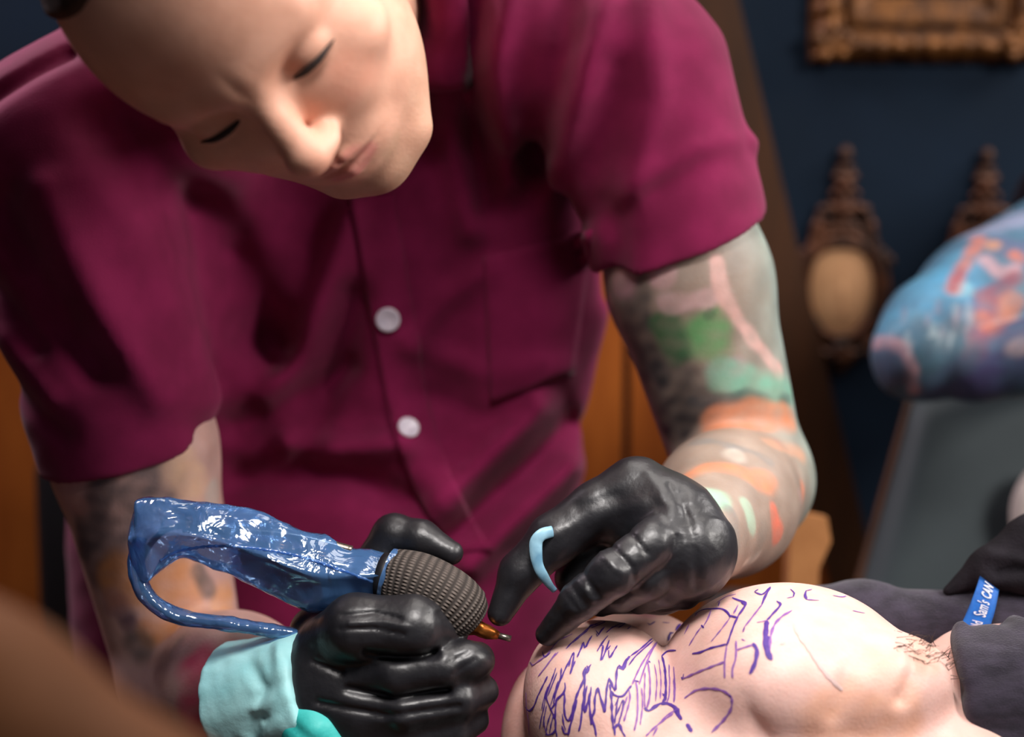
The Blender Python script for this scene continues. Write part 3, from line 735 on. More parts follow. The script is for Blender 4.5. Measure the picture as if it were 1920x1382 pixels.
def glove_l_sdf(p):
    d = ell(p, P(1215, 965, -.8), (3.2, 2.9, 2.6))
    d = smin(d, chain(p, [WR_L, P(1262, 980, .4), P(1195, 912, -.6)], [3.05, 2.7, 1.5], 1), 1.2)
    d = smin(d, chain(p, [WR_L+np.array([0, -.6, -.5]), P(1300, 1060, .5)], [2.7, 1.9], 1), 1.0)
    # thumb, far side, reaching to the needle
    th = chain(p, [P(1190, 915, -.8), P(1120, 955, -.6), P(1040, 1010, -.2), P(975, 1075, .0), P(938, 1150, .4)], [1.9, 1.75, 1.6, 1.3, .8], .5)
    d = smin(d, th, .8)
    d = smin(d, chain(p, [P(1205, 960, -2), P(1120, 1035, -2.4), P(1075, 1085, -2.2)], [1.7, 1.6, 1.2], .4), .5)
    d = smin(d, chain(p, [P(1305, 1075, -2.5), P(1240, 1100, -3.2), P(1150, 1108, -3.4)], [1.8, 1.75, 1.5], .4), .5)     # heel of the hand
    # index finger, near side, pressing on the skin
    ix = chain(p, [P(1262, 985, 1.6), P(1222, 1020, 3.6), P(1150, 1075, 4.4), P(1085, 1128, 3.6), P(1027, 1190, 2.0)], [1.5, 1.42, 1.38, 1.18, .72], .3)
    d = smin(d, ix, .35)
    md = chain(p, [P(1285, 1010, .6), P(1262, 1050, 2.6), P(1215, 1082, 2.9), P(1160, 1112, 1.8), P(1126, 1130, .6)], [1.5, 1.5, 1.4, 1.2, .9], .3)
    d = smin(d, md, .3)
    rg = chain(p, [P(1298, 1040, 0), P(1288, 1074, 1.6), P(1248, 1100, 1.8), P(1198, 1124, .4)], [1.4, 1.35, 1.25, .95], .3)
    d = smin(d, rg, .3)
    pk = chain(p, [P(1305, 1060, -1), P(1306, 1088, .2), P(1282, 1112, .2), P(1240, 1126, -.8)], [1.2, 1.1, 1.0, .8], .3)
    d = smin(d, pk, .3)
    for pts, w, a in G2_CREASE: d = d - .55*a*np.exp(-((segdist(p, pts, .04)+.06*wob(p, 5, 5, 3))/(w*1.15))**2)*np.clip((p[:, 2]+.5)/1.5, 0, 1)
    return d - glove_wr(p, .06, 6) - .022*np.maximum(0, 1-np.abs(wob(p, 4.0, 5, 17))*4)*np.clip((p[:, 2]-1)/2, 0, 1)
g2v, g2q = mesh_sdf(glove_l_sdf, (-3, -19, -7), (15, -2, 8), .15)
GL2 = obj('glove', to_world(g2v), g2q, M['glove'], ARTIST); tag(GL2, 'black wrinkled glove stretching the skin')

# ================================================================== the client
def skin_sdf(p):
    d = ell(p, P(1140, 1345, -.5), (5.0, 6.0, 6.2))                         # left lobe
    d = smin(d, ell(p, P(1078, 1292, -.5), (3.1, 3.95, 5.2)), 1.2)
    d = smin(d, ell(p, P(1475, 1285, .5), (8.0, 6.35, 6.4)), .55)            # high lobe
    d = smin(d, ell(p, P(1610, 1290, 4.2), (5.4, 3.7, 4.2)), 1.6)            # near bulge
    d = smin(d, ell(p, P(1470, 1290, 5.2), (5.0, 4.0, 4.2)), 2.0)
    d = smin(d, ell(p, P(1690, 1270, 4.6), (2.9, 2.4, 2.6)), .7)
    d = smin(d, ell(p, P(1380, 1440, 2.0), (10.0, 5.4, 7.5)), 1.6)
    d = smin(d, ell(p, P(1560, 1480, 0), (19, 7.4, 10)), 1.5)                # body on the bench
    d = smin(d, ell(p, P(1030, 1400, -5.0), (3.2, 5.8, 4.0)), .3)            # flank in shade behind the working hand
    d = smin(d, ell(p, P(1190, 1250, -6.5), (4.9, 3.8, 3)), .3)
    d = smin(d, chain(p, [P(1840, 1300, -2), P(2300, 1330, -6)], [4.3, 7.0], 1), 2.5)
    d = d + fold(p, [P(1395, 1300, 7), P(1408, 1340, 8), P(1440, 1390, 9)], .5, -.35, .3)
    d = d + fold(p, [P(1690, 1170, 6), P(1722, 1210, 7), P(1722, 1260, 8), P(1690, 1310, 8)], .5, -.45, .3)
    d = d + fold(p, [P(1560, 1330, 8), P(1600, 1260, 9), P(1655, 1215, 9)], .7, -.3, .3)
    return d
kv, kq = mesh_sdf(skin_sdf, (-2, -48, -14), (60, -10, 14), .3)
kb = bvh_cam(kv, kq)
kc = shade(kv, [(on(kb, (1130, 1152), (1210, 1148)), .9, S(226, 130, 160), .6), (on(kb, (960, 1300), (970, 1370)), 1.6, S(206, 150, 140), .7), (on(kb, (1730, 1200), (1735, 1240)), 1.0, S(206, 150, 122), .6), (on(kb, (1560, 1340), (1680, 1340)), 2.0, S(232, 170, 132), .6),  # flank and orange underside patches paint shade into the skin colour
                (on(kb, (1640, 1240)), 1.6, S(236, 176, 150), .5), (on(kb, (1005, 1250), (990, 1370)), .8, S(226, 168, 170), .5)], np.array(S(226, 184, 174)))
CLIENT = empty('person', wp(1560, 1600, 0), 'client lying down with purple stencil lines on bare pale skin, charcoal clothes pulled aside', 'person')
obj('body', to_world(kv), kq, M['skin'], CLIENT, cols=kc)
# ---- stencil drawing: thin ink strips lying on the skin
Z3 = lambda L: [(940+x/4.571, 1080+y/4.571) for x, y in L]
Z4 = lambda L: [(1240+x/4.571, 1080+y/4.571) for x, y in L]
INK = []; SOFT = []; FAINT = []
def s3(w, *pts, soft=0): (SOFT if soft else INK).append((Z3(pts), w))
def s4(w, *pts, soft=0): (SOFT if soft else INK).append((Z4(pts), w))
s3(3.2, (545, 915), (550, 960), (530, 1010), (480, 1050), (470, 1110), (465, 1200), (468, 1300), (480, 1375))
s3(3.6, (540, 990), (545, 1060), (540, 1120), (550, 1200), (575, 1240), (600, 1200), (620, 1120), (650, 1020), (690, 930), (710, 880), (705, 840), (725, 780))
s3(3.4, (770, 760), (740, 800), (715, 870), (715, 960), (705, 1080), (715, 1170), (735, 1100), (765, 1000), (770, 950))
s3(2.6, (735, 770), (742, 800), (722, 850)); s3(2.6, (755, 790), (735, 840))
s3(3.2, (700, 1080), (690, 1180), (680, 1270), (665, 1330)); s3(2.4, (735, 940), (725, 1000), (718, 1060), (708, 1150))
s3(3.4, (770, 1000), (755, 1060), (760, 1150), (772, 1270), (780, 1210), (800, 1150), (802, 1050), (825, 960))
s3(3.6, (775, 1230), (800, 1290), (815, 1375)); s3(3.0, (770, 1180), (785, 1240), (800, 1300))
s3(3.2, (828, 955), (850, 1040), (885, 1165), (895, 1080), (905, 960), (925, 875))
s3(3.2, (860, 1060), (885, 1120), (890, 1160))
s3(3.4, (925, 875), (960, 960), (975, 985), (985, 880), (990, 810), (1010, 770), (1040, 800), (1060, 740), (1105, 690)); s3(2.6, (1105, 690), (1200, 620), (1290, 540), (1360, 495), (1425, 468))
s3(5.0, (1005, 790), (1040, 800), (1060, 750), (1095, 690)); s3(2.2, (1090, 770), (1150, 690), (1250, 600), (1330, 530)); s3(2.2, (1260, 560), (1320, 520), (1310, 545))
s3(3.6, (930, 930), (945, 1060), (950, 1200), (965, 1310), (985, 1275), (1010, 1270), (1040, 1340), (1065, 1378)); s3(4.2, (960, 1320), (1000, 1275), (1030, 1290)); s3(3.2, (970, 1290), (975, 1370))
s3(3.4, (975, 1030), (1040, 1030), (1090, 970), (1115, 940)); s3(3.0, (945, 985), (965, 1020), (1000, 1030))
s3(3.4, (520, 1280), (545, 1350), (572, 1350), (590, 1290), (620, 1180), (650, 1060)); s3(2.6, (575, 1370), (600, 1260), (625, 1130)); s3(2.6, (525, 1180), (535, 1260), (555, 1320))
s3(3.0, (380, 1360), (420, 1360), (460, 1330), (470, 1250), (440, 1170), (410, 1100), (390, 1040), (410, 960), (450, 850)); s3(2.6, (420, 1150), (445, 1120), (500, 1040), (540, 1000))
s3(2.6, (330, 1310), (350, 1200), (370, 1120), (390, 1000), (440, 880), (470, 790)); s3(2.6, (450, 1090), (470, 1000), (505, 890), (518, 790)); s3(2.4, (400, 1030), (440, 930), (480, 830))
s3(2.4, (360, 1290), (375, 1190), (392, 1110)); s3(2.4, (350, 1140), (372, 1040), (400, 950)); s3(2.2, (425, 1110), (455, 1010), (490, 900)); s3(2.4, (430, 1170), (400, 1260), (385, 1340)); s3(2.4, (455, 1180), (430, 1270), (415, 1350)); s3(2.4, (365, 1200), (375, 1300), (400, 1370))
s3(2.8, (455, 1060), (480, 970), (540, 820), (580, 740), (622, 660), (615, 740), (590, 845)); s3(2.4, (600, 690), (580, 780)); s3(2.6, (590, 845), (635, 730))
s3(2.8, (650, 700), (690, 610), (705, 570), (717, 622), (750, 560), (778, 515)); s3(2.6, (720, 620), (745, 580))
s3(2.4, (815, 500), (825, 522), (850, 480), (885, 440)); s3(2.4, (810, 470), (838, 510))
s3(2.4, (555, 630), (620, 560), (700, 490), (760, 440), (800, 420), (850, 400), (890, 395), (840, 420), (770, 450)); s3(2.8, (735, 475), (770, 425), (835, 425)); s3(2.0, (610, 580), (680, 520), (740, 470))
s3(2.4, (900, 490), (960, 440), (1030, 430), (1085, 380), (1040, 400), (990, 430), (930, 435)); s3(2.2, (950, 450), (1000, 420), (1060, 410), (1000, 450)); s3(2.0, (1080, 460), (1130, 420), (1185, 405)); s3(2.0, (1120, 440), (1150, 410)); s3(2.0, (1250, 405), (1270, 420), (1320, 392)); s3(1.8, (1380, 400), (1440, 405))
s3(2.4, (820, 650), (870, 570), (915, 515)); s3(2.8, (840, 600), (872, 600), (852, 725), (880, 680), (925, 555)); s3(2.8, (905, 640), (935, 600)); s3(2.8, (920, 640), (925, 705), (962, 650), (992, 600))
s3(3.4, (210, 1125), (240, 1158), (280, 1120), (320, 1020), (380, 900), (400, 860)); s3(2.2, (215, 1000), (222, 1150), (238, 1250), (242, 1370), soft=1)
s3(2.8, (250, 740), (270, 768), (310, 740), (380, 690), (430, 630), (490, 560), (610, 500), soft=1); s3(3.0, (355, 650), (372, 695), (425, 660)); s3(3.0, (320, 860), (400, 760), (470, 660), soft=1); s3(2.6, (345, 830), (420, 730), (490, 655), soft=1)
# hatched shading between the two lobes
s3(2.6, (1120, 930), (1200, 760), (1300, 610), (1345, 555), soft=1); s3(2.6, (1180, 930), (1230, 780), (1290, 640), (1330, 580), soft=1)
s3(3.0, (1150, 900), (1165, 1000), (1165, 1200), (1140, 1330), soft=1); s3(4.2, (1140, 900), (1175, 905), soft=0)
s3(3.2, (1255, 740), (1272, 900), (1268, 1050), (1240, 1150), soft=1); s3(4.0, (1260, 730), (1275, 745))
s3(2.6, (1090, 960), (1100, 1060), (1050, 1250), soft=1); s3(2.4, (1000, 1050), (985, 1150), (970, 1270)); s3(2.4, (1050, 1060), (1030, 1180), (1005, 1270)); s3(2.2, (975, 1110), (1010, 1030)); s3(2.2, (980, 1210), (1040, 1060)); s3(2.2, (1010, 1240), (1080, 1030), soft=1)
s3(2.6, (1200, 960), (1210, 1100), (1190, 1280), soft=1); s3(2.4, (1230, 830), (1225, 1000), (1230, 1130), soft=1); s3(2.4, (1310, 760), (1330, 900), (1320, 1080), soft=1); s3(2.4, (1345, 720), (1365, 880), (1360, 1060), soft=1)
s3(2.4, (1440, 760), (1440, 1000), (1420, 1090), soft=1); s3(3.0, (1480, 780), (1490, 950), (1480, 1090), soft=1)
s3(4.0, (1350, 555), (1340, 640), (1352, 682), (1420, 650), (1495, 642)); s3(4.0, (1375, 690), (1400, 800), (1408, 1000), (1390, 1085), soft=0)
s3(4.8, (1225, 1130), (1262, 1158), (1320, 1120), (1380, 1092), (1470, 1112), (1510, 1170), (1540, 1225)); s3(4.6, (1380, 1010), (1410, 1045), (1380, 1085)); s3(7.5, (1490, 1130), (1520, 1190), (1545, 1235))
s4(4.6, (58, 555), (80, 490), (130, 500), (200, 530), (232, 600), (218, 700), (180, 865)); s4(4.4, (60, 550), (125, 520), (90, 485)); s4(3.6, (175, 870), (185, 885), (195, 840))
s4(3.0, (240, 600), (300, 500), (345, 440), soft=1); s4(4.2, (120, 470), (180, 400), (250, 385), (320, 395), (360, 440), (398, 520), (408, 605)); s4(3.0, (150, 480), (200, 410), soft=1); s4(3.0, (200, 500), (240, 420), soft=1); s4(4.6, (345, 425), (368, 450))
s4(4.0, (268, 668), (340, 655), (420, 622), (560, 588)); s4(3.6, (290, 330), (360, 292), (430, 285), (520, 285), (572, 320), (592, 360)); s4(3.2, (590, 360), (540, 430), (430, 565), soft=1)
s4(3.2, (430, 290), (400, 370), (365, 430), soft=1); s4(3.0, (290, 345), (310, 325)); s4(4.0, (580, 340), (655, 362)); s4(3.4, (240, 320), (290, 285)); s4(3.2, (490, 265), (500, 225))
s4(4.4, (610, 190), (660, 210), (722, 232), (712, 270), (660, 345)); s4(4.0, (660, 345), (622, 430), (590, 520), (562, 605)); s4(3.6, (562, 605), (545, 740), (545, 880), soft=1); s4(3.0, (660, 250), (620, 330), soft=1); s4(7, (690, 225), (718, 250))
s4(3.4, (180, 885), (300, 832), (430, 780), (545, 738), soft=1); s4(3.8, (700, 485), (715, 440)); s4(3.2, (715, 440), (800, 330), (862, 250), soft=1); s4(3.8, (862, 250), (890, 180), (935, 98)); s4(3.8, (800, 140), (860, 162), (905, 130), (930, 100)); s4(3.4, (800, 138), (830, 118))
s4(3.6, (642, 560), (640, 700), (612, 800), (612, 875), soft=1); s4(3.4, (640, 640), (720, 612), (790, 592), soft=1); s4(6.5, (785, 580), (820, 640), (805, 745), (760, 842)); s4(3.4, (690, 545), (720, 560), soft=1)
s4(4.0, (990, 220), (1022, 250), (945, 340), (905, 385)); s4(3.2, (905, 385), (820, 402), soft=1); s4(5, (990, 218), (1030, 245))
s4(8.0, (905, 390), (895, 500), (895, 600), (920, 680), (950, 722)); s4(6.5, (920, 520), (915, 620), (945, 700)); s4(4.2, (1120, 298), (1020, 362), (962, 440), (935, 540), (930, 640), soft=1)
s4(4.0, (1108, 118), (1140, 150), (1130, 182)); s4(3.2, (1130, 182), (1075, 192), soft=1); s4(3.2, (1290, 118), (1240, 130), soft=1); s4(4.2, (1240, 130), (1232, 170), (1245, 205)); s4(3.2, (1245, 205), (1350, 212), soft=1)
s4(3.2, (1470, 170), (1560, 182), (1625, 150), soft=1); s4(3.2, (1240, 65), (1290, 70)); s4(3.2, (1640, 300), (1740, 322), soft=1); s4(3.6, (200, 1050), (300, 982), (420, 965), (530, 985), (602, 1035), soft=1)
s4(4.8, (570, 1010), (605, 1040)); s4(4.0, (605, 1040), (602, 1130), (540, 1230), (430, 1345), soft=1); s4(7.0, (220, 1270), (262, 1340)); s4(3.2, (0, 1250), (60, 1190), (150, 1140), soft=1); s4(5.0, (0, 1105), (60, 1100), (110, 1130), (160, 1225)); s4(4.6, (10, 1030), (45, 1020)); s4(3.4, (0, 690), (60, 645), (130, 640)); s4(3.2, (110, 880), (115, 1050), soft=1)
s4(3.0, (75, 560), (70, 500)); s4(3.0, (480, 230), (560, 180), (640, 160), soft=1)
s3(3.4, (1240, 1375), (1340, 1280), (1475, 1180), soft=1); s3(3.2, (1300, 1375), (1340, 1300), soft=1)
FAINT.append((Z4([(1140, 410), (1180, 500), (1240, 590)]), 8)); FAINT.append((Z4([(1240, 590), (1400, 830), (1550, 980)]), 6)); FAINT.append((Z4([(1020, 590), (1060, 570)]), 7))
def strips(strokes, bvh, lift=.035):
    VV = []; FF = []; o = 0
    for pts, w in strokes:
        q = spline(pts, 4); H = []; N_ = []
        for x, y in q:
            h, n = hit(bvh, x, y)
            if h is None: continue
            if H and np.linalg.norm(h-H[-1]) > 1.6: break
            H.append(h); N_.append(n)
        if len(H) < 2: continue
        H = np.array(H); N_ = np.array(N_); T = np.gradient(H, axis=0); T /= np.linalg.norm(T, axis=1)[:, None]+1e-9
        Bn = np.cross(T, N_); Bn /= np.linalg.norm(Bn, axis=1)[:, None]+1e-9
        wid = (w*1.45/30)*.5*(.8+.35*np.sin(np.arange(len(H))*1.3+rng.uniform(0, 6))*rng.uniform(.2, 1)); wid[0] *= .5; wid[-1] *= .4
        n = len(H)
        V = np.concatenate([H+N_*lift-Bn*wid[:, None], H+N_*(lift+.02), H+N_*lift+Bn*wid[:, None]])
        for i in range(n-1):
            for a in (0, n): FF.append((o+a+i, o+a+n+i, o+a+n+i+1, o+a+i+1))
        VV.append(V); o += len(V)
    return np.vstack(VV), FF
for nm, st, m, lb in (('stencil_line', INK, 'stencil', None), ('stencil_line', SOFT, 'stencil_soft', 'paler worn stencil lines'), ('stencil_line', FAINT, 'stencil_blue', 'faint blue stencil traces')):
    v, f = strips(st, kb); o = obj(nm, to_world(v), f, M[m], CLIENT); o['kind'] = 'stuff'
    if lb: o['label'] = lb

# ---- clothes of the client
GF = [(px2((1600, 1110), (1700, 1120), (1790, 1160), z=0), .6, .3), (px2((1640, 1140), (1730, 1160), z=0), .5, -.3), (px2((1780, 1110), (1800, 1150), z=0), .5, .35), (px2((1880, 1110), (1900, 1160), z=0), .6, .4), (px2((1860, 1100), (1870, 1160), z=0), .4, -.4),
      (px2((1780, 1195), (1850, 1200), (1930, 1185), z=4), .5, -.15), (px2((1800, 1290), (1860, 1260), (1930, 1245), z=4), .4, -.2), (px2((1810, 1330), (1870, 1310), (1930, 1290), z=4), .5, .25), (px2((1810, 1360), (1870, 1350), (1930, 1340), z=4), .4, -.3)]
def cloth_sdf(p):
    d = chain(p, [P(1480, 1165, -9), P(1620, 1170, -7.5), P(1760, 1190, -7), P(1950, 1190, -7)], [2.3, 2.75, 2.7, 3.6], 1)
    d = smin(d, ell(p, P(1850, 1160, -7.5), (2.8, 2.6, 2.4)), .6)
    e = chain(p, [P(1822, 1318, 1.5), P(1900, 1320, 1.5), P(2400, 1300, -3)], [4.6, 4.75, 7], 1)
    e = smin(e, chain(p, [P(1850, 1450, 2), P(2400, 1460, 0)], [5, 6], 1), 1)
    # the rolled-back opening ends just past the skin
    cut = (P(1800, 1290, 3) - p) @ np.array([.96, .18, .2], np.float32)
    e = smax(e, cut, .8)
    d = smin(d, e, .25)
    for pts, w, a in GF: d = d - a*np.exp(-(segdist(p, pts, .25)/w)**2)
    return d - .06*wob(p, 2.4, 7, 3) - .03*wob(p, 6, 6, 20)
ov, oq = mesh_sdf(cloth_sdf, (14, -46, -13), (60, -8, 9), .26)
CLOTH = obj('trouser_cloth', to_world(ov), oq, M['denim'], CLIENT)
ob = bvh_cam(ov, oq)
def flap_sdf(p):
    d = chain(p, [P(1778, 1108, -6.0), P(1850, 1065, -6.2), P(1930, 1018, -7), P(2050, 960, -8)], [.35, 1.2, 1.7, 2.6], .6)
    d = smin(d, chain(p, [P(1850, 1085, -5.2), P(1960, 1085, -5.5), P(2100, 1060, -7)], [.5, 1.5, 2.6], .6), .5)
    d = d - .3*np.exp(-(segdist(p, px2((1860, 1040), (1930, 1050), z=-5), .3)/.4)**2) + .3*np.exp(-(segdist(p, px2((1870, 1075), (1930, 1070), z=-5), .3)/.35)**2)
    return d - .06*wob(p, 2.4, 7, 5)
fv, fq = mesh_sdf(flap_sdf, (22, -16, -13), (40, -4, -2), .2)
obj('jacket_flap', to_world(fv), fq, M['denim_dark'], CLIENT)
# woven label with its lettering, hanging from the flap over the cloth
def lab(u, v, lift=0.0):
    """u along the label from its lower end, v across"""
    c = [P(1798, 1182, -3.2), P(1854, 1182, -3.2), P(1838, 1080, -3.8), P(1873, 1106, -3.8)]
    t = (c[0]*(1-v)+c[1]*v)*(1-u) + (c[2]*(1-v)+c[3]*v)*u
    return t + np.array([0, 0, .25*math.sin(u*math.pi)+lift])
nu, nv = 14, 8
V = [lab(i/(nu-1), j/(nv-1)) for i in range(nu) for j in range(nv)] + [lab(i/(nu-1), j/(nv-1), -.09) for i in range(nu) for j in range(nv)]
F = []
for i in range(nu-1):
    for j in range(nv-1):
        a = i*nv+j; F.append((a, a+1, a+nv+1, a+nv)); F.append((nu*nv+a, nu*nv+a+nv, nu*nv+a+nv+1, nu*nv+a+1))
for i in range(nu-1):
    for j in (0, nv-1):
        a = i*nv+j; F.append((a, a+nv, nu*nv+a+nv, nu*nv+a))
for j in range(nv-1):
    for i in (0, nu-1):
        a = i*nv+j; F.append((a, nu*nv+a, nu*nv+a+1, a+1))
LAB = obj('cloth_label', to_world(np.array(V)), F, M['label'], CLIENT); LAB['label'] = 'blue woven label with white lettering'
def lettering(text, u0, u1, v0, v1, shear=0, bold=0):
    cu = bpy.data.curves.new('t', 'FONT'); cu.body = text; cu.shear = shear; cu.offset = bold; cu.resolution_u = 3
    to = bpy.data.objects.new('t', cu); COL.objects.link(to)
    me = bpy.data.meshes.new_from_object(to.evaluated_get(bpy.context.evaluated_depsgraph_get()))
    vs = np.array([v.co[:] for v in me.vertices]); fs = [tuple(f.vertices) for f in me.polygons]
    bpy.data.objects.remove(to); bpy.data.curves.remove(cu); bpy.data.meshes.remove(me)
    x0, y0 = vs[:, 0].min(), vs[:, 1].min(); sx, sy = np.ptp(vs[:, 0]), np.ptp(vs[:, 1])
    W_ = np.array([lab(u0+(a-x0)/sx*(u1-u0), v1+(v0-v1)*(b-y0)/sy, .07) for a, b in vs[:, :2]])
    obj('lettering', to_world(W_), fs, M['white'], LAB, smooth=False)
lettering("Old", .0, .22, .28, .7, .35, .012); lettering("Sam's", .3, .64, .2, .72, .35, .012); lettering("CAN", .7, .98, .25, .72, .12, .03)

# hairs at the fold of the skin
hp = []
for i in range(70):
    x = rng.uniform(1672, 1742); y = rng.uniform(1150, 1215) + (x-1672)*.5
    h, n = hit(kb, x, y)
    if h is None: continue
    d = np.array([rng.normal(.4, .5), rng.normal(-.3, .5), .1]); d /= np.linalg.norm(d); L_ = rng.uniform(.4, 1.1)
    q = spline([h, h+n*.15+d*L_*.5, h+n*.12+d*L_+np.array([rng.normal(0, .15), rng.normal(0, .15), 0])], .2)
    hp.append(tube(q, np.linspace(.022, .008, len(q)), 4, False)[:2])
for i in range(45):
    x = rng.uniform(1700, 1790); y = 1170 + (x-1700)*.9 + rng.uniform(-10, 30)
    h, n = hit(kb, x, y)
    if h is None: continue
    d = np.array([rng.normal(.5, .4), rng.normal(.3, .5), .1]); d /= np.linalg.norm(d); L_ = rng.uniform(.4, 1.0)
    q = spline([h, h+n*.15+d*L_*.5, h+n*.12+d*L_], .2)
    hp.append(tube(q, np.linspace(.022, .008, len(q)), 4, False)[:2])
v, f = join(*hp); o = obj('body_hair', to_world(v), f, M['hair'], CLIENT); o['kind'] = 'stuff'

# ================================================================== the tattoo machine and its covers
MACH = empty('tattoo_machine', wp(830, 1120, 1), 'coil tattoo machine with dark fabric-wrapped grip, held in a black gloved hand', 'tattoo machine')
gp = spline([P(726, 1084, 1.0), P(780, 1096, 1.4), P(830, 1122, 1.4), P(868, 1156, 1.0), P(884, 1172, .8)], .12)
n = len(gp); t = np.linspace(0, 1, n)
gr_ = np.interp(t, [0, .03, .08, .3, .7, .86, .95, 1], [1.35, 1.75, 1.9, 2.02, 2.08, 2.0, 1.6, 1.0])
v, f, u = tube(gp, gr_, 64)
obj('grip_wrap', to_world(v), f, M['bandage'], MACH, uvs=u)
v, f, u = tube(spline([P(716, 1082, .9), P(738, 1086, 1.1)], .2), 1.55, 40); obj('grip_ring', to_world(v), f, M['grip_dark'], MACH)
tip = [P(880, 1168, .8), P(905, 1182, .8), P(935, 1192, .8)]
v, f, u = tube(spline(tip, .3), np.interp(np.linspace(0, 1, len(spline(tip, .3))), [0, .3, .32, .7, 1], [.75, .7, .5, .45, .25]), 20); obj('needle_tube', to_world(v), f, M['copper'], MACH)
v, f, u = tube(spline([P(932, 1191, .8), P(958, 1198, .9)], .3), .2, 12); obj('needle_tip', to_world(v), f, M['steel'], MACH)
v, f, u = tube(spline([P(886, 1162, 1.0), P(893, 1168, 1.0)], .1), .85, 24); obj('clamp_ring', to_world(v), f, M['red'], MACH)
# frame, coils and contact screw inside the film
def mach(p):
    d = chain(p, [P(720, 1082, .4), P(640, 1072, .2), P(560, 1060, .2), P(470, 1035, .3)], [1.1, 1.0, .9, .8], .4)
    d = smin(d, chain(p, [P(640, 1090, .2), P(560, 1095, .2), P(470, 1060, .2)], [1.1, 1.0, .5], .4), .3)
    return d
v, f = mesh_sdf(mach, (-18, -16, -3), (-6, -8, 4), .2); obj('machine_frame', to_world(v), f, M['frame_metal'], MACH)
for a, b in ((P(600, 1032, .4), P(590, 1078, .4)), (P(530, 1018, .4), P(520, 1062, .4))):
    pth = spline([a, b], .07); rr = .62+.05*np.sin(np.arange(len(pth))*2.2); v, f, u = tube(pth, rr, 24); obj('coil', to_world(v), f, M['copper'], MACH)
v, f, u = tube(spline([P(660, 1030, .5), P(560, 1004, .5), P(450, 992, .5)], .3), .22, 10, squash=(1, 2.2)); obj('armature_bar', to_world(v), f, M['steel'], MACH)
v, f, u = tube(spline([P(430, 1003, .6), P(390, 992, .6), P(345, 985, .5)], .06), .42+.05*np.sin(np.arange(len(spline([P(430, 1003, .6), P(390, 992, .6), P(345, 985, .5)], .06)))*1.4), 20); obj('plug', to_world(v), f, M['grip_dark'], MACH)

CORD = spline([P(345, 985, .5), P(308, 995, .4), P(276, 1030, .3), P(262, 1075, .2), P(280, 1122, .2), P(335, 1158, .2), P(430, 1172, .3), P(520, 1184, .2), P(590, 1196, -1.0), P(640, 1250, -4), P(560, 1420, -6), P(520, 1700, -8), P(500, 2050, -12)], .35)
v, f, u = tube(CORD, .19, 12); tag(obj('power_cord', to_world(v), f, M['cord']), 'dark thin power cord curling inside the blue plastic film behind the machine', 'cord')

# the film: a flattened, crumpled sleeve over the machine
BAG = empty('plastic_bag', wp(480, 1120, .5), 'crumpled translucent blue plastic bag covering the tattoo machine', 'plastic bag')
top = spline([(240, 1002), (251, 962), (264, 942), (360, 950), (480, 962), (540, 985), (600, 1010), (670, 1032), (728, 1046)], 6)
bot = spline([(239, 1022), (250, 1062), (274, 1082), (300, 1062), (345, 1046), (410, 1062), (480, 1092), (560, 1128), (610, 1140), (690, 1124), (738, 1110)], 6)
def rs(a, n):
    L = np.concatenate([[0], np.cumsum(np.linalg.norm(np.diff(a, axis=0), axis=1))]); s = np.linspace(0, L[-1], n)
    return np.stack([np.interp(s, L, a[:, 0]), np.interp(s, L, a[:, 1])], 1)
NS, NA = 90, 44; T_, B_ = rs(top, NS), rs(bot, NS); V = []
mid = lambda s: .46 + .12*math.sin(s*math.pi)
for i in range(NS):
    s = i/(NS-1); th = 1.9*min(1, .35+s*3)*(1 - .12*s)
    for k in range(NA):
        a = 2*math.pi*k/NA; vv = .5-.5*math.cos(a)                       # 0 top edge .. 1 bottom edge
        z = th*math.copysign(abs(math.sin(a))**.8, math.sin(a))*(.55+.45*(1-abs(2*vv-1)))
        # pinched ridge along the middle and facets
        z *= 1 - .0*vv
        if math.sin(a) > 0: z += .55*math.exp(-((vv-mid(s))/.05)**2)*math.sin(s*math.pi)
        x = T_[i]*(1-vv) + B_[i]*vv
        V.append(P(x[0], x[1], .5+z))
V = np.array(V)
cr = lambda q, f, o: 1-np.abs(wob(q, f, 4, o))*2.2
crin = .26*cr(V, 1.0, 2) + .16*cr(V, 2.1, 11) + .07*cr(V, 4.4, 21)
cen = np.repeat(V.reshape(NS, NA, 3).mean(1), NA, 0); dirn = V-cen; dirn[:, :2] *= .12; dirn /= np.linalg.norm(dirn, axis=1)[:, None]+1e-6
V = V + dirn*crin[:, None]
F = [(i*NA+k, i*NA+(k+1) % NA, (i+1)*NA+(k+1) % NA, (i+1)*NA+k) for i in range(NS-1) for k in range(NA)]
F.append(tuple(range(NA-1, -1, -1)))
obj('film_sleeve', to_world(V), F, M['film'], BAG)
sm = spline([(300, 1052), (335, 1034), (400, 1024), (480, 1028), (560, 1042), (640, 1068), (736, 1106)], 4)
fb = BVHTree.FromPolygons([tuple(map(float, a)) for a in V], F)
sp_ = []
for x, y in sm:
    h, n_ = hit(fb, x, y)
    if h is not None: sp_.append(h + np.array([0, 0, .06]))
v, f, u = tube(np.array(sp_), .09+.03*np.sin(np.arange(len(sp_))*2.2), 8); obj('film_seam', to_world(v), f, M['film'], BAG)
# bunched hem where the film is taped to the grip
v, f, u = tube(spline([P(726, 1080, 1.0), P(742, 1085, 1.1)], .15), 1.8, 40, False); v = v + .08*wob(v, 5, 5)[:, None]*np.array([0, 1, 1]); obj('film_hem', to_world(v), f, M['film'], BAG)
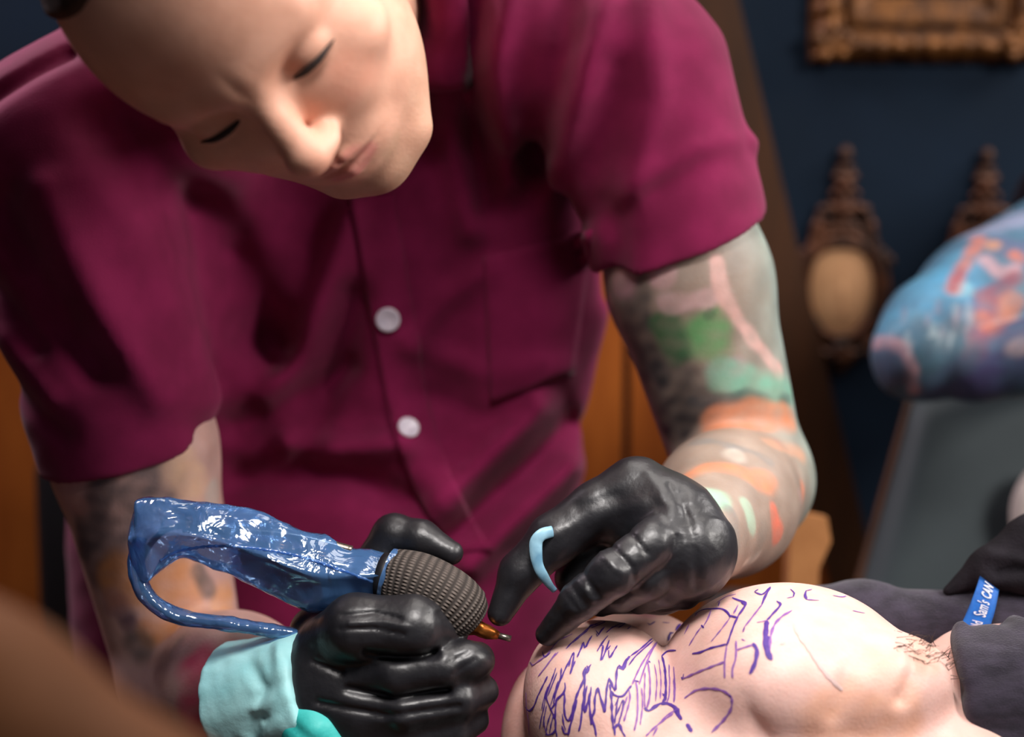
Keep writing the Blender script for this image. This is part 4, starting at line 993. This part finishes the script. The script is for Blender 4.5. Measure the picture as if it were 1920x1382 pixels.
# narrow film tube round the cord
sl = spline([P(262, 1010, .4), P(256, 1060, .3), P(276, 1118, .2), P(334, 1155, .2), P(430, 1170, .3), P(520, 1184, .2), P(580, 1193, -.4)], .12)
rr = np.interp(np.linspace(0, 1, len(sl)), [0, .12, .3, .5, .7, 1], [.6, .75, .72, .62, .58, .5])*(1+.14*wob(sl*1.0, 3.5, 6, 2)+.08*wob(sl, 8, 6, 12))
v, f, u = tube(sl, rr, 18, False, squash=(.75, 1.0)); v = v + .05*wob(v, 6, 6, 4)[:, None]
obj('cord_sleeve', to_world(v), f, M['film'], BAG)

# little strips held by the stretching hand
tw = spline([P(1036, 996, 1.6), P(1014, 1004, 2.0), P(1004, 1022, 2.0), P(1008, 1056, 2.0), P(1020, 1082, 1.8), P(1040, 1108, 1.0)], .1)
v, f, u = tube(tw, np.interp(np.linspace(0, 1, len(tw)), [0, .3, .6, 1], [.34, .42, .34, .2]), 14, squash=(1.0, .45)); v = v + .05*wob(v, 5, 6, 3)[:, None]
M['teal_band'] = mat('blue_rubber', S(150, 192, 210), .4, S(96, 140, 166), 60)
tag(obj('rubber_band', to_world(v), f, M['teal_band']), 'pale blue rubber strip pinched under the thumb of the stretching glove', 'rubber band')

# ================================================================== second tattooed arm at the right edge
E0 = P(1690, 676, -38)
def elbow_sdf(p):
    d = chain(p, [P(1722, 664, -38), P(1762, 632, -40), P(1860, 580, -44), P(2050, 490, -52)], [4.0, 5.0, 6.6, 8.2], 1.5)
    d = smin(d, chain(p, [P(1700, 690, -39), P(1830, 690, -36), P(2050, 650, -34)], [2.4, 2.7, 4.2], 1), .8)
    return d
ev, eq = mesh_sdf(elbow_sdf, (24, -14, -66), (62, 24, -24), .3)
eb = bvh_cam(ev, eq); pt = []
def ep(pix, r, c, s=.9): tp(eb, pix, r, c, s)
BL = S(74, 146, 186); LB = S(136, 190, 208); PU = S(66, 60, 98); OR_ = S(200, 110, 80); RD = S(140, 56, 76); PK = S(208, 160, 166)
ep([(1660, 610), (1700, 570), (1790, 490)], 2.2, S(88, 156, 190), .8); ep([(1760, 560), (1800, 520)], 2.6, BL, .8); ep([(1800, 538)], 1.1, LB); ep([(1830, 590)], 1.4, S(70, 120, 170), .7)
ep([(1840, 430), (1910, 410)], 2.2, S(150, 150, 178), .8); ep([(1880, 460), (1915, 470)], 1.6, S(84, 84, 120), .8)
ep([(1834, 450), (1818, 480), (1796, 512), (1788, 540)], .75, OR_); ep([(1800, 508), (1786, 540)], .55, RD)
ep([(1862, 460)], .75, S(214, 146, 88)); ep([(1905, 480)], .8, OR_); ep([(1842, 485), (1870, 510), (1905, 505)], .6, PK, .8)
ep([(1845, 555), (1880, 545), (1908, 520)], .8, RD); ep([(1900, 560), (1880, 600), (1862, 620)], 1.1, S(204, 118, 80)); ep([(1855, 570), (1836, 610), (1828, 660)], 1.0, RD); ep([(1846, 605)], 1.0, OR_, .8)
ep([(1905, 610), (1890, 680), (1840, 700)], 2.4, PU, .85); ep([(1760, 730), (1850, 720)], 2.0, S(74, 62, 110), .85); ep([(1910, 650)], 1.0, S(200, 170, 160), .6)
ep([(1780, 660), (1750, 690)], 2.4, S(70, 96, 110), .8); ep([(1800, 600)], 1.5, S(80, 92, 112), .7)
ep([(1642, 645), (1668, 640), (1695, 655), (1710, 690), (1711, 735)], .55, PK); ep([(1668, 690)], 1.9, S(92, 104, 132), .7); ep([(1690, 710)], 1.0, S(60, 64, 76), .7)
for k in range(26):
    x = rng.uniform(1690, 1830); y = rng.uniform(560, 650)
    ep([(x, y), (x-3, y+22)], .2, [S(190, 210, 216), S(60, 70, 100), S(170, 140, 150)][k % 3], .4)
en = (wob(ev, 1.2, 7, 3)*.6 + wob(ev, 3.2, 6, 12)*.5)[:, None]
ecol = np.clip(shade(ev, pt, np.array([0, 0, 0])) + np.array(S(72, 108, 132))*(1+.35*en)*(1-shade(ev, [(a, b, (1, 1, 1), s) for a, b, c, s in pt], np.array([0, 0, 0]))), 0, 1)
ARM = empty('person', wp(1950, 620, -46), 'bent arm with blue and orange tattoos and a rounded elbow at right edge', 'person')
obj('body', to_world(ev), eq, M['skin'], ARM, cols=ecol)
def sl2(p):
    d = rcone(p, P(2000, 495, -50), P(2200, 420, -56), 9.4, 10.6)
    return smax(d, (P(2010, 490, -50)-p) @ np.array([.9, .35, -.2], np.float32), .4)
v, f = mesh_sdf(sl2, (40, -10, -72), (62, 28, -32), .8); obj('sleeve', to_world(v), f, M['denim_dark'], ARM)

# ================================================================== things on the wall
def wall_obj(name, Vl, F, m, parent, org):
    """local cm (x right, y up, z out of the wall) -> world at org"""
    Vl = np.asarray(Vl, float)*WS; w = np.stack([org.x+Vl[:, 0]/100, org.y-Vl[:, 2]/100, org.z+Vl[:, 1]/100], 1)
    return obj(name, w, F, m, parent)
def ring_oval(rx, ry, prof, seg=72):
    V = []; F = []; k_ = len(prof)
    for i in range(seg):
        a = 2*math.pi*i/seg
        for (o_, z) in prof: V.append(((rx+o_)*math.cos(a), (ry+o_)*math.sin(a), z))
    for i in range(seg):
        for j in range(k_): F.append((i*k_+j, ((i+1) % seg)*k_+j, ((i+1) % seg)*k_+(j+1) % k_, i*k_+(j+1) % k_))
    return np.array(V), F
def crest_sdf(q):
    """pierced carving over and under the oval"""
    qa = q.copy(); qa[:, 0] = np.abs(qa[:, 0])
    qa[:, 1] = np.where(q[:, 1] > -3, q[:, 1]/.9, -((np.abs(q[:, 1])-6.7)/.72+9.4))
    def c(pts, r): return chain(qa, [(x, y, z) for x, y, z in pts], r, .15)
    d = ell(qa, (0, 17.9, 1.0), (.85, 1.25, .8))
    d = smin(d, ell(qa, (0, 16.2, .9), (1.2, .55, .8)), .2)
    d = smin(d, ell(qa, (.75, 15.0, .9), (.85, .8, .8)), .2); d = smin(d, ell(qa, (.55, 13.4, .9), (.75, .75, .75)), .2); d = smin(d, ell(qa, (0, 14.2, 1.1), (.7, 1.3, .8)), .2)
    d = smin(d, ell(qa, (1.35, 12.7, .8), (.5, .55, .6)), .15)
    d = smin(d, c([(0, 12.4, .9), (0, 10.6, .9)], [.7, .8]), .2)
    d = smin(d, c([(0, 10.4, .9), (1.6, 10.9, .9), (2.6, 10.6, .8), (2.7, 9.7, .8), (2.0, 9.4, .8)], [.7, .6, .6, .55, .45]), .2)
    d = smin(d, c([(2.6, 10.0, .7), (3.3, 8.4, .7), (3.5, 6.6, .7), (3.9, 5.2, .7)], [.55, .7, .65, .7]), .2)
    d = smin(d, c([(.7, 9.2, .7), (1.4, 8.2, .7), (1.3, 7.0, .7)], [.45, .5, .4]), .15); d = smin(d, c([(0, 9.6, .7), (0, 6.6, .7)], [.5, .55]), .15)
    d = smin(d, c([(1.2, 6.6, .6), (2.4, 6.9, .6), (2.2, 8.2, .6)], [.5, .5, .35]), .15)
    d = smin(d, c([(0, 5.9, .6), (2.2, 5.6, .6), (4.0, 4.2, .6)], [.7, .7, .8]), .2)
    d = smin(d, ell(qa, (5.6, 3.6, .6), (.75, .8, .5)), .3); d = smin(d, ell(qa, (4.9, 4.6, .6), (.6, .7, .5)), .3)
    d = smin(d, c([(3.6, -9.4, .6), (2.7, -11.0, .6), (1.5, -11.8, .7), (1.0, -10.8, .7)], [.75, .7, .6, .5]), .2); d = smin(d, ell(qa, (3.2, -11.2, .7), (.8, .7, .6)), .2)
    d = smin(d, c([(0, -10.2, .7), (.25, -12.4, .8), (0, -14.2, .7), (0, -15.2, .6)], [1.0, .85, .65, .25]), .2); d = smin(d, ell(qa, (1.1, -12.6, .7), (.6, .8, .5)), .2)
    return d
crv, crq = mesh_sdf(crest_sdf, (-8, 0, -.6), (8, 18, 3), .2)
pdv, pdq = mesh_sdf(crest_sdf, (-8, -13, -.6), (8, -4, 3), .2)
prof = [(-.25, .3), (-.1, 1.1), (.25, 1.35), (.6, 1.1), (.85, .9), (1.2, 1.25), (1.55, 1.15), (1.8, .6), (1.85, 0)]
def cameo(px, py, label):
    c = wallpt(px, py)
    r = empty('cameo_plaque', c, label, 'cameo')
    v, f = ring_oval(4.1, 6.1, prof); wall_obj('oval_frame', v, f, M['bronze'], r, c)
    wall_obj('crest', crv, crq, M['bronze'], r, c); wall_obj('pendant', pdv, pdq, M['bronze'], r, c)
    V = [(0, 0, .95)]; F = []
    sg = 56; rg = [(.2, .94), (.4, .9), (.6, .82), (.8, .72), (1.0, .5)]
    for a, z in rg:
        for k in range(sg): t = 2*math.pi*k/sg; V.append((4.05*a*math.cos(t), 6.05*a*math.sin(t), z))
    for k in range(sg): F.append((0, 1+k, 1+(k+1) % sg))
    for i in range(len(rg)-1):
        for k in range(sg): F.append((1+i*sg+k, 1+(i+1)*sg+k, 1+(i+1)*sg+(k+1) % sg, 1+i*sg+(k+1) % sg))
    wall_obj('oval_plate', np.array(V), F, M['cameo'], r, c)
    def fig(q):
        d = ell(q, (0, 2.4, .75), (.5, .7, .25)); d = smin(d, chain(q, [(0, 1.6, .6), (0, -.4, .6), (.2, -3.4, .5)], [.4, .5, .5], .3), .2)
        return smin(d, chain(q, [(-.3, 1.2, .75), (-1.0, .2, .7), (-.5, -.8, .7)], [.25, .25, .2], .2), .2)
    fv_, fq_ = mesh_sdf(fig, (-2.5, -5, -.4), (2.5, 4, 2), .2); wall_obj('relief_figure', fv_, fq_, M['cameo'], r, c)
cameo(1577, 537, 'bronze cameo frame with cream oval on blue wall, uncovered one beside artist')
cameo(1838, 541, 'bronze cameo frame on blue wall, mostly hidden behind the tattooed elbow')

# gilt picture frame
p0 = wallpt(1516, 118); p1 = wallpt(1936, 122); Wd = (p1.x-p0.x)*100/WS; Ht = 34.0
cen_ = Vector((p0.x+Wd*WS/200, WALL_Y, p0.z+Ht*WS/200))
PF = empty('picture_frame', Vector((cen_.x, WALL_Y, p0.z)), 'carved gilt picture frame with dark picture, high on the blue wall', 'picture frame')
fprof = [(0, 0), (.1, 1.2), (.5, 1.8), (1.1, 2.6), (1.9, 3.0), (2.7, 2.8), (3.1, 2.1), (3.5, 1.6), (4.1, 1.5), (4.3, 1.9), (4.8, 2.1), (6.0, 1.7), (7.2, 1.3), (7.5, 1.4), (7.8, 1.0), (7.9, .3)]
def rail(L, nm_seed):
    n_ = max(8, int(L*3)); V = []; F = []; k_ = len(fprof)
    for i in range(n_):
        s = i/(n_-1)
        for j, (o_, z) in enumerate(fprof):
            x = -L/2 + o_ + s*(L-2*o_)
            e = min(abs(x+L/2), abs(x-L/2)); orn = max(0, 1-e/9)
            dz = 0
            if 2 <= j <= 6: dz = .16*math.sin(x*3.1+nm_seed)+.12*math.sin(x*7.3+j) + orn*.45*math.sin(x*2.2+j*1.1)
            V.append((x, o_+ (.1*math.sin(x*2.0+j) if 0 < j < 8 else 0), z+dz))
    for i in range(n_-1):
        for j in range(k_-1): F.append((i*k_+j, (i+1)*k_+j, (i+1)*k_+j+1, i*k_+j+1))
    return np.array(V), F
for ang, L, off in ((0, Wd, Ht), (180, Wd, Ht), (90, Ht, Wd), (270, Ht, Wd)):
    v, f = rail(L, ang); a = math.radians(ang); v[:, 1] -= off/2
    w = v.copy(); w[:, 0] = v[:, 0]*math.cos(a)-v[:, 1]*math.sin(a); w[:, 1] = v[:, 0]*math.sin(a)+v[:, 1]*math.cos(a)
    wall_obj('frame_rail', w, f, M['gold'], PF, cen_)
for sx in (-1, 1):
    for sy in (-1, 1):
        def orn(q):
            d = ell(q, (0, 0, 2.2), (2.0, 2.0, .9))
            for k in range(5):
                a = k*1.256+.4; d = smin(d, ell(q, (1.7*math.cos(a), 1.7*math.sin(a), 2.6), (.9, .9, .7)), .2)
            return d
        if sx == -1 and sy == -1: cv0, cq0 = mesh_sdf(orn, (-4, -4, .4), (4, 4, 4.6), .25)
        v = cv0 + np.array([sx*(Wd/2-2.3), sy*(Ht/2-2.3), 0]); wall_obj('corner_ornament', v, cq0, M['gold'], PF, cen_)
hw, hh = Wd/2-7.6, Ht/2-7.6
wall_obj('picture', [(-hw, -hh, .2), (hw, -hh, .2), (hw, hh, .2), (-hw, hh, .2), (-hw, -hh, .9), (hw, -hh, .9), (hw, hh, .9), (-hw, hh, .9)], [(4, 5, 6, 7), (0, 3, 2, 1), (0, 1, 5, 4), (1, 2, 6, 5), (2, 3, 7, 6), (3, 0, 4, 7)], M['canvas'], PF, cen_)

# ================================================================== furniture behind and around
# broad orange wooden panel leaning on the wall behind the artist; boards are separate pieces
PB = empty('wooden_panel', Vector((-.3, 1.76, 0)), 'orange-brown wooden board panel with slanted edge, standing behind the artist', 'panel')
def quadslab(name, pts, y0, y1, m, parent):
    V = [(x, y0, z) for x, z in pts]+[(x, y1, z) for x, z in pts]; n_ = len(pts)
    F = [tuple(range(n_)), tuple(range(2*n_-1, n_-1, -1))]+[(i, i+n_, (i+1) % n_+n_, (i+1) % n_) for i in range(n_)]
    return obj(name, np.array(V), F, m, parent, smooth=False)
yb = 1.76
def at_y(px, py, y):
    dy = (691-py)/FPX; k = y/(cT+dy*sT); return ((px-960)/FPX*k, CAM_H+(-sT+dy*cT)*k)
ea = at_y(1352, 0, yb); eb_ = at_y(1580, 950, yb); sl_ = (eb_[0]-ea[0])/(eb_[1]-ea[1])
ex = lambda z: ea[0]+sl_*(z-ea[1])
zb, zt = .0, 1.75; zm = at_y(0, 330, yb)[1]
xs = [-1.5, -1.2, -.9, -.6, -.3, 0, .12]
for i in range(len(xs)):
    l = xs[i]+.004
    if i < len(xs)-1: quadslab('board', [(l, zb), (xs[i+1]-.004, zb), (xs[i+1]-.004, zm), (l, zm)], yb, yb+.03, M['wood'], PB)
quadslab('board', [(0.124, zb), (ex(zb)-.035, zb), (max(ex(zm)-.035, .13), zm), (0.124, zm)], yb, yb+.03, M['wood'], PB)
quadslab('edge_strip', [(ex(zb)-.034, zb), (ex(zb)+.016, zb), (ex(zt)+.016, zt), (ex(zt)-.034, zt)], yb-.012, yb+.035, M['wood_dark'], PB)
# dark upright at the left
# black chair back behind the right arm
c0 = to_world(P(118, 1140, -60))[0]
CH = empty('chair', Vector((c0[0], c0[1], 0)), 'black padded chair standing behind the artist at left', 'chair')
v, f = box(c0[0]+.02, c0[1]+.05, c0[2]-.02, .11, .06, .34, .025); obj('backrest', v, f, M['black_vinyl'], CH)
v, f = box(c0[0]-.04, c0[1]+.01, c0[2]-.33, .22, .16, .07, .025); obj('seat', v, f, M['black_vinyl'], CH)
v, f = box(c0[0]+.02, c0[1]+.1, c0[2]-.24, .05, .02, .2, .006); obj('back_post', v, f, M['chrome'], CH)
zs_ = c0[2]-.36
for dx in (-.12, .04):
    for dy in (-.05, .07):
        v, f, u = tube([(c0[0]+dx, c0[1]+dy, zs_), (c0[0]+dx*1.1, c0[1]+dy*1.1, .0)], .012, 10); obj('leg', v, f, M['chrome'], CH)

# slate coloured couch head-section at the right
def sl_pt(px, py, z): return to_world(P(px, py, z))[0]
q = [P(1712, 742, -56), P(1960, 700, -56), P(2060, 1240, -50), P(1570, 1240, -50)]
from itertools import product
def padded(q, th, n=16):
    V = []; q = [np.array(a) for a in q]
    nrm = np.cross(q[1]-q[0], q[3]-q[0]); nrm /= np.linalg.norm(nrm)
    if nrm[2] < 0: nrm = -nrm
    for side in (1, -1):
        for i in range(n):
            for j in range(n):
                s, t_ = i/(n-1), j/(n-1)
                p = (q[0]*(1-s)+q[1]*s)*(1-t_)+(q[3]*(1-s)+q[2]*s)*t_
                e = min(s, 1-s, t_, 1-t_)*9; V.append(p + nrm*side*th*(min(1, max(0, e))**.45))
    F = []
    for k in (0, 1):
        for i in range(n-1):
            for j in range(n-1):
                a = k*n*n+i*n+j; F.append((a, a+1, a+n+1, a+n) if k else (a, a+n, a+n+1, a+1))
    return np.array(V), F
w0 = to_world(P(1820, 1240, -50))[0]
CO = empty('couch', Vector((w0[0], w0[1], 0)), 'slate grey padded couch back below the tattooed elbow', 'couch')
v, f = padded(q, 2.6); obj('backrest', to_world(v), f, M['grey_pad'], CO)
# dark piping along the slanted edge, and the supporting frame
v, f, u = tube(spline([P(1710, 742, -56), P(1640, 990, -53), P(1568, 1240, -50)], 1), .45, 10); obj('edge_piping', to_world(v), f, M['wood_dark'], CO)
v, f = box(w0[0], w0[1]+.04, w0[2]-.02, .46, .29, .09, .03); obj('seat', v, f, M['grey_pad'], CO)
for dx in (-.2, .2):
    for dy in (-.08, .12):
        v, f, u = tube([(w0[0]+dx, w0[1]+dy, w0[2]-.06), (w0[0]+dx, w0[1]+dy, 0)], .018, 10); obj('leg', v, f, M['chrome'], CO)

# white cloth at the far right
def wc(p): 
    return smin(ell(p, P(1968, 968, -48.2), (3.5, 5.1, 2.2)), ell(p, P(2000, 1040, -48), (4.1, 5.0, 2.4)), .8) - .12*wob(p, 1.6, 7, 3)
v, f = mesh_sdf(wc, (32, -26, -56), (62, -2, -44), .4); tag(obj('folded_cloth', to_world(v), f, M['white_cloth']), 'white cloth draped over the grey couch back at the right edge', 'cloth')

# kraft paper bag standing beyond the forearm
kb0 = [P(1482, 975, -36), P(1538, 962, -36), P(1553, 1010, -35), P(1528, 1090, -35), P(1478, 1140, -35)]
V = []; 
kb0 = [P(1478, 968, -40), P(1500, 960, -40), P(1545, 968, -40), P(1552, 1012, -40), P(1530, 1062, -40), P(1522, 1240, -40), P(1468, 1240, -40)]
n_ = len(kb0)
for dz in (1.6, 0, -1.6):
    for a in kb0: V.append(a+np.array([0, 0, dz])+(0 if dz else np.array([.12, .0, 0])))
F = [tuple(range(n_-1, -1, -1)), tuple(range(2*n_, 3*n_))]+[(k*n_+i, k*n_+(i+1) % n_, (k+1)*n_+(i+1) % n_, (k+1)*n_+i) for k in (0, 1) for i in range(n_)]
tag(obj('paper_bag', to_world(np.array(V)), F, M['paper'], smooth=False), 'crumpled brown kraft paper bag between forearm and grey couch', 'bag')

# bench under the client
bz = .775
bx, by = to_world(P(1560, 1600, 0))[0][:2]
BE = empty('massage_bench', Vector((.42, 1.07, 0)), 'black padded bench under the lying client', 'bench')
v, f = box(.44, 1.07, bz-.05, 1.0, .32, .08, .03); obj('padded_top', v, f, M['black_vinyl'], BE)
for dx in (-.38, .42):
    for dy in (-.12, .12):
        v, f, u = tube([(.44+dx, 1.07+dy, bz-.08), (.44+dx*1.05, 1.07+dy*1.1, 0)], .02, 12); obj('leg', v, f, M['chrome'], BE)

# stool under the artist
st = to_world(P(590, 1640, -42))[0]; hz = st[2]-.12
ST = empty('stool', Vector((st[0], st[1], 0)), 'round black stool under the seated artist', 'stool')
v, f, u = tube([(st[0], st[1], hz-.07), (st[0], st[1], hz-.06), (st[0], st[1], hz-.015), (st[0], st[1], hz)], [.16, .18, .18, .165], 32); obj('seat', v, f, M['black_vinyl'], ST)
v, f, u = tube([(st[0], st[1], hz-.07), (st[0], st[1], .06)], .025, 14); obj('column', v, f, M['chrome'], ST)
for k in range(5):
    a = k*1.2566; v, f, u = tube([(st[0], st[1], .08), (st[0]+.19*math.cos(a), st[1]+.19*math.sin(a), .03)], [.022, .016], 10); obj('leg', v, f, M['chrome'], ST)

# out of focus padded armrest close to the lens
def arm_rest(p):
    d = chain(p, [P(-420, 1160, 52), P(-60, 1385, 53), P(240, 1600, 54), P(400, 1720, 55)], [4.2, 4.0, 3.8, 3.4], 1)
    return d
v, f = mesh_sdf(arm_rest, (-34, -28, 42), (0, 4, 62), .5)
ar0 = to_world(P(100, 1500, 53))[0]
AR = empty('armrest', Vector((ar0[0], ar0[1], 0)), 'blurred tan leather armrest close in front at lower left corner', 'armrest')
obj('pad', to_world(v), f, M['leather'], AR)
v, f, u = tube([to_world(P(0, 1290, 53))[0], (ar0[0], ar0[1], .4), (ar0[0], ar0[1], 0.02)], .03, 14); obj('post', v, f, M['chrome'], AR)
v, f = box(ar0[0], ar0[1], .012, .3, .24, .024, .008); obj('foot_plate', v, f, M['chrome'], AR)
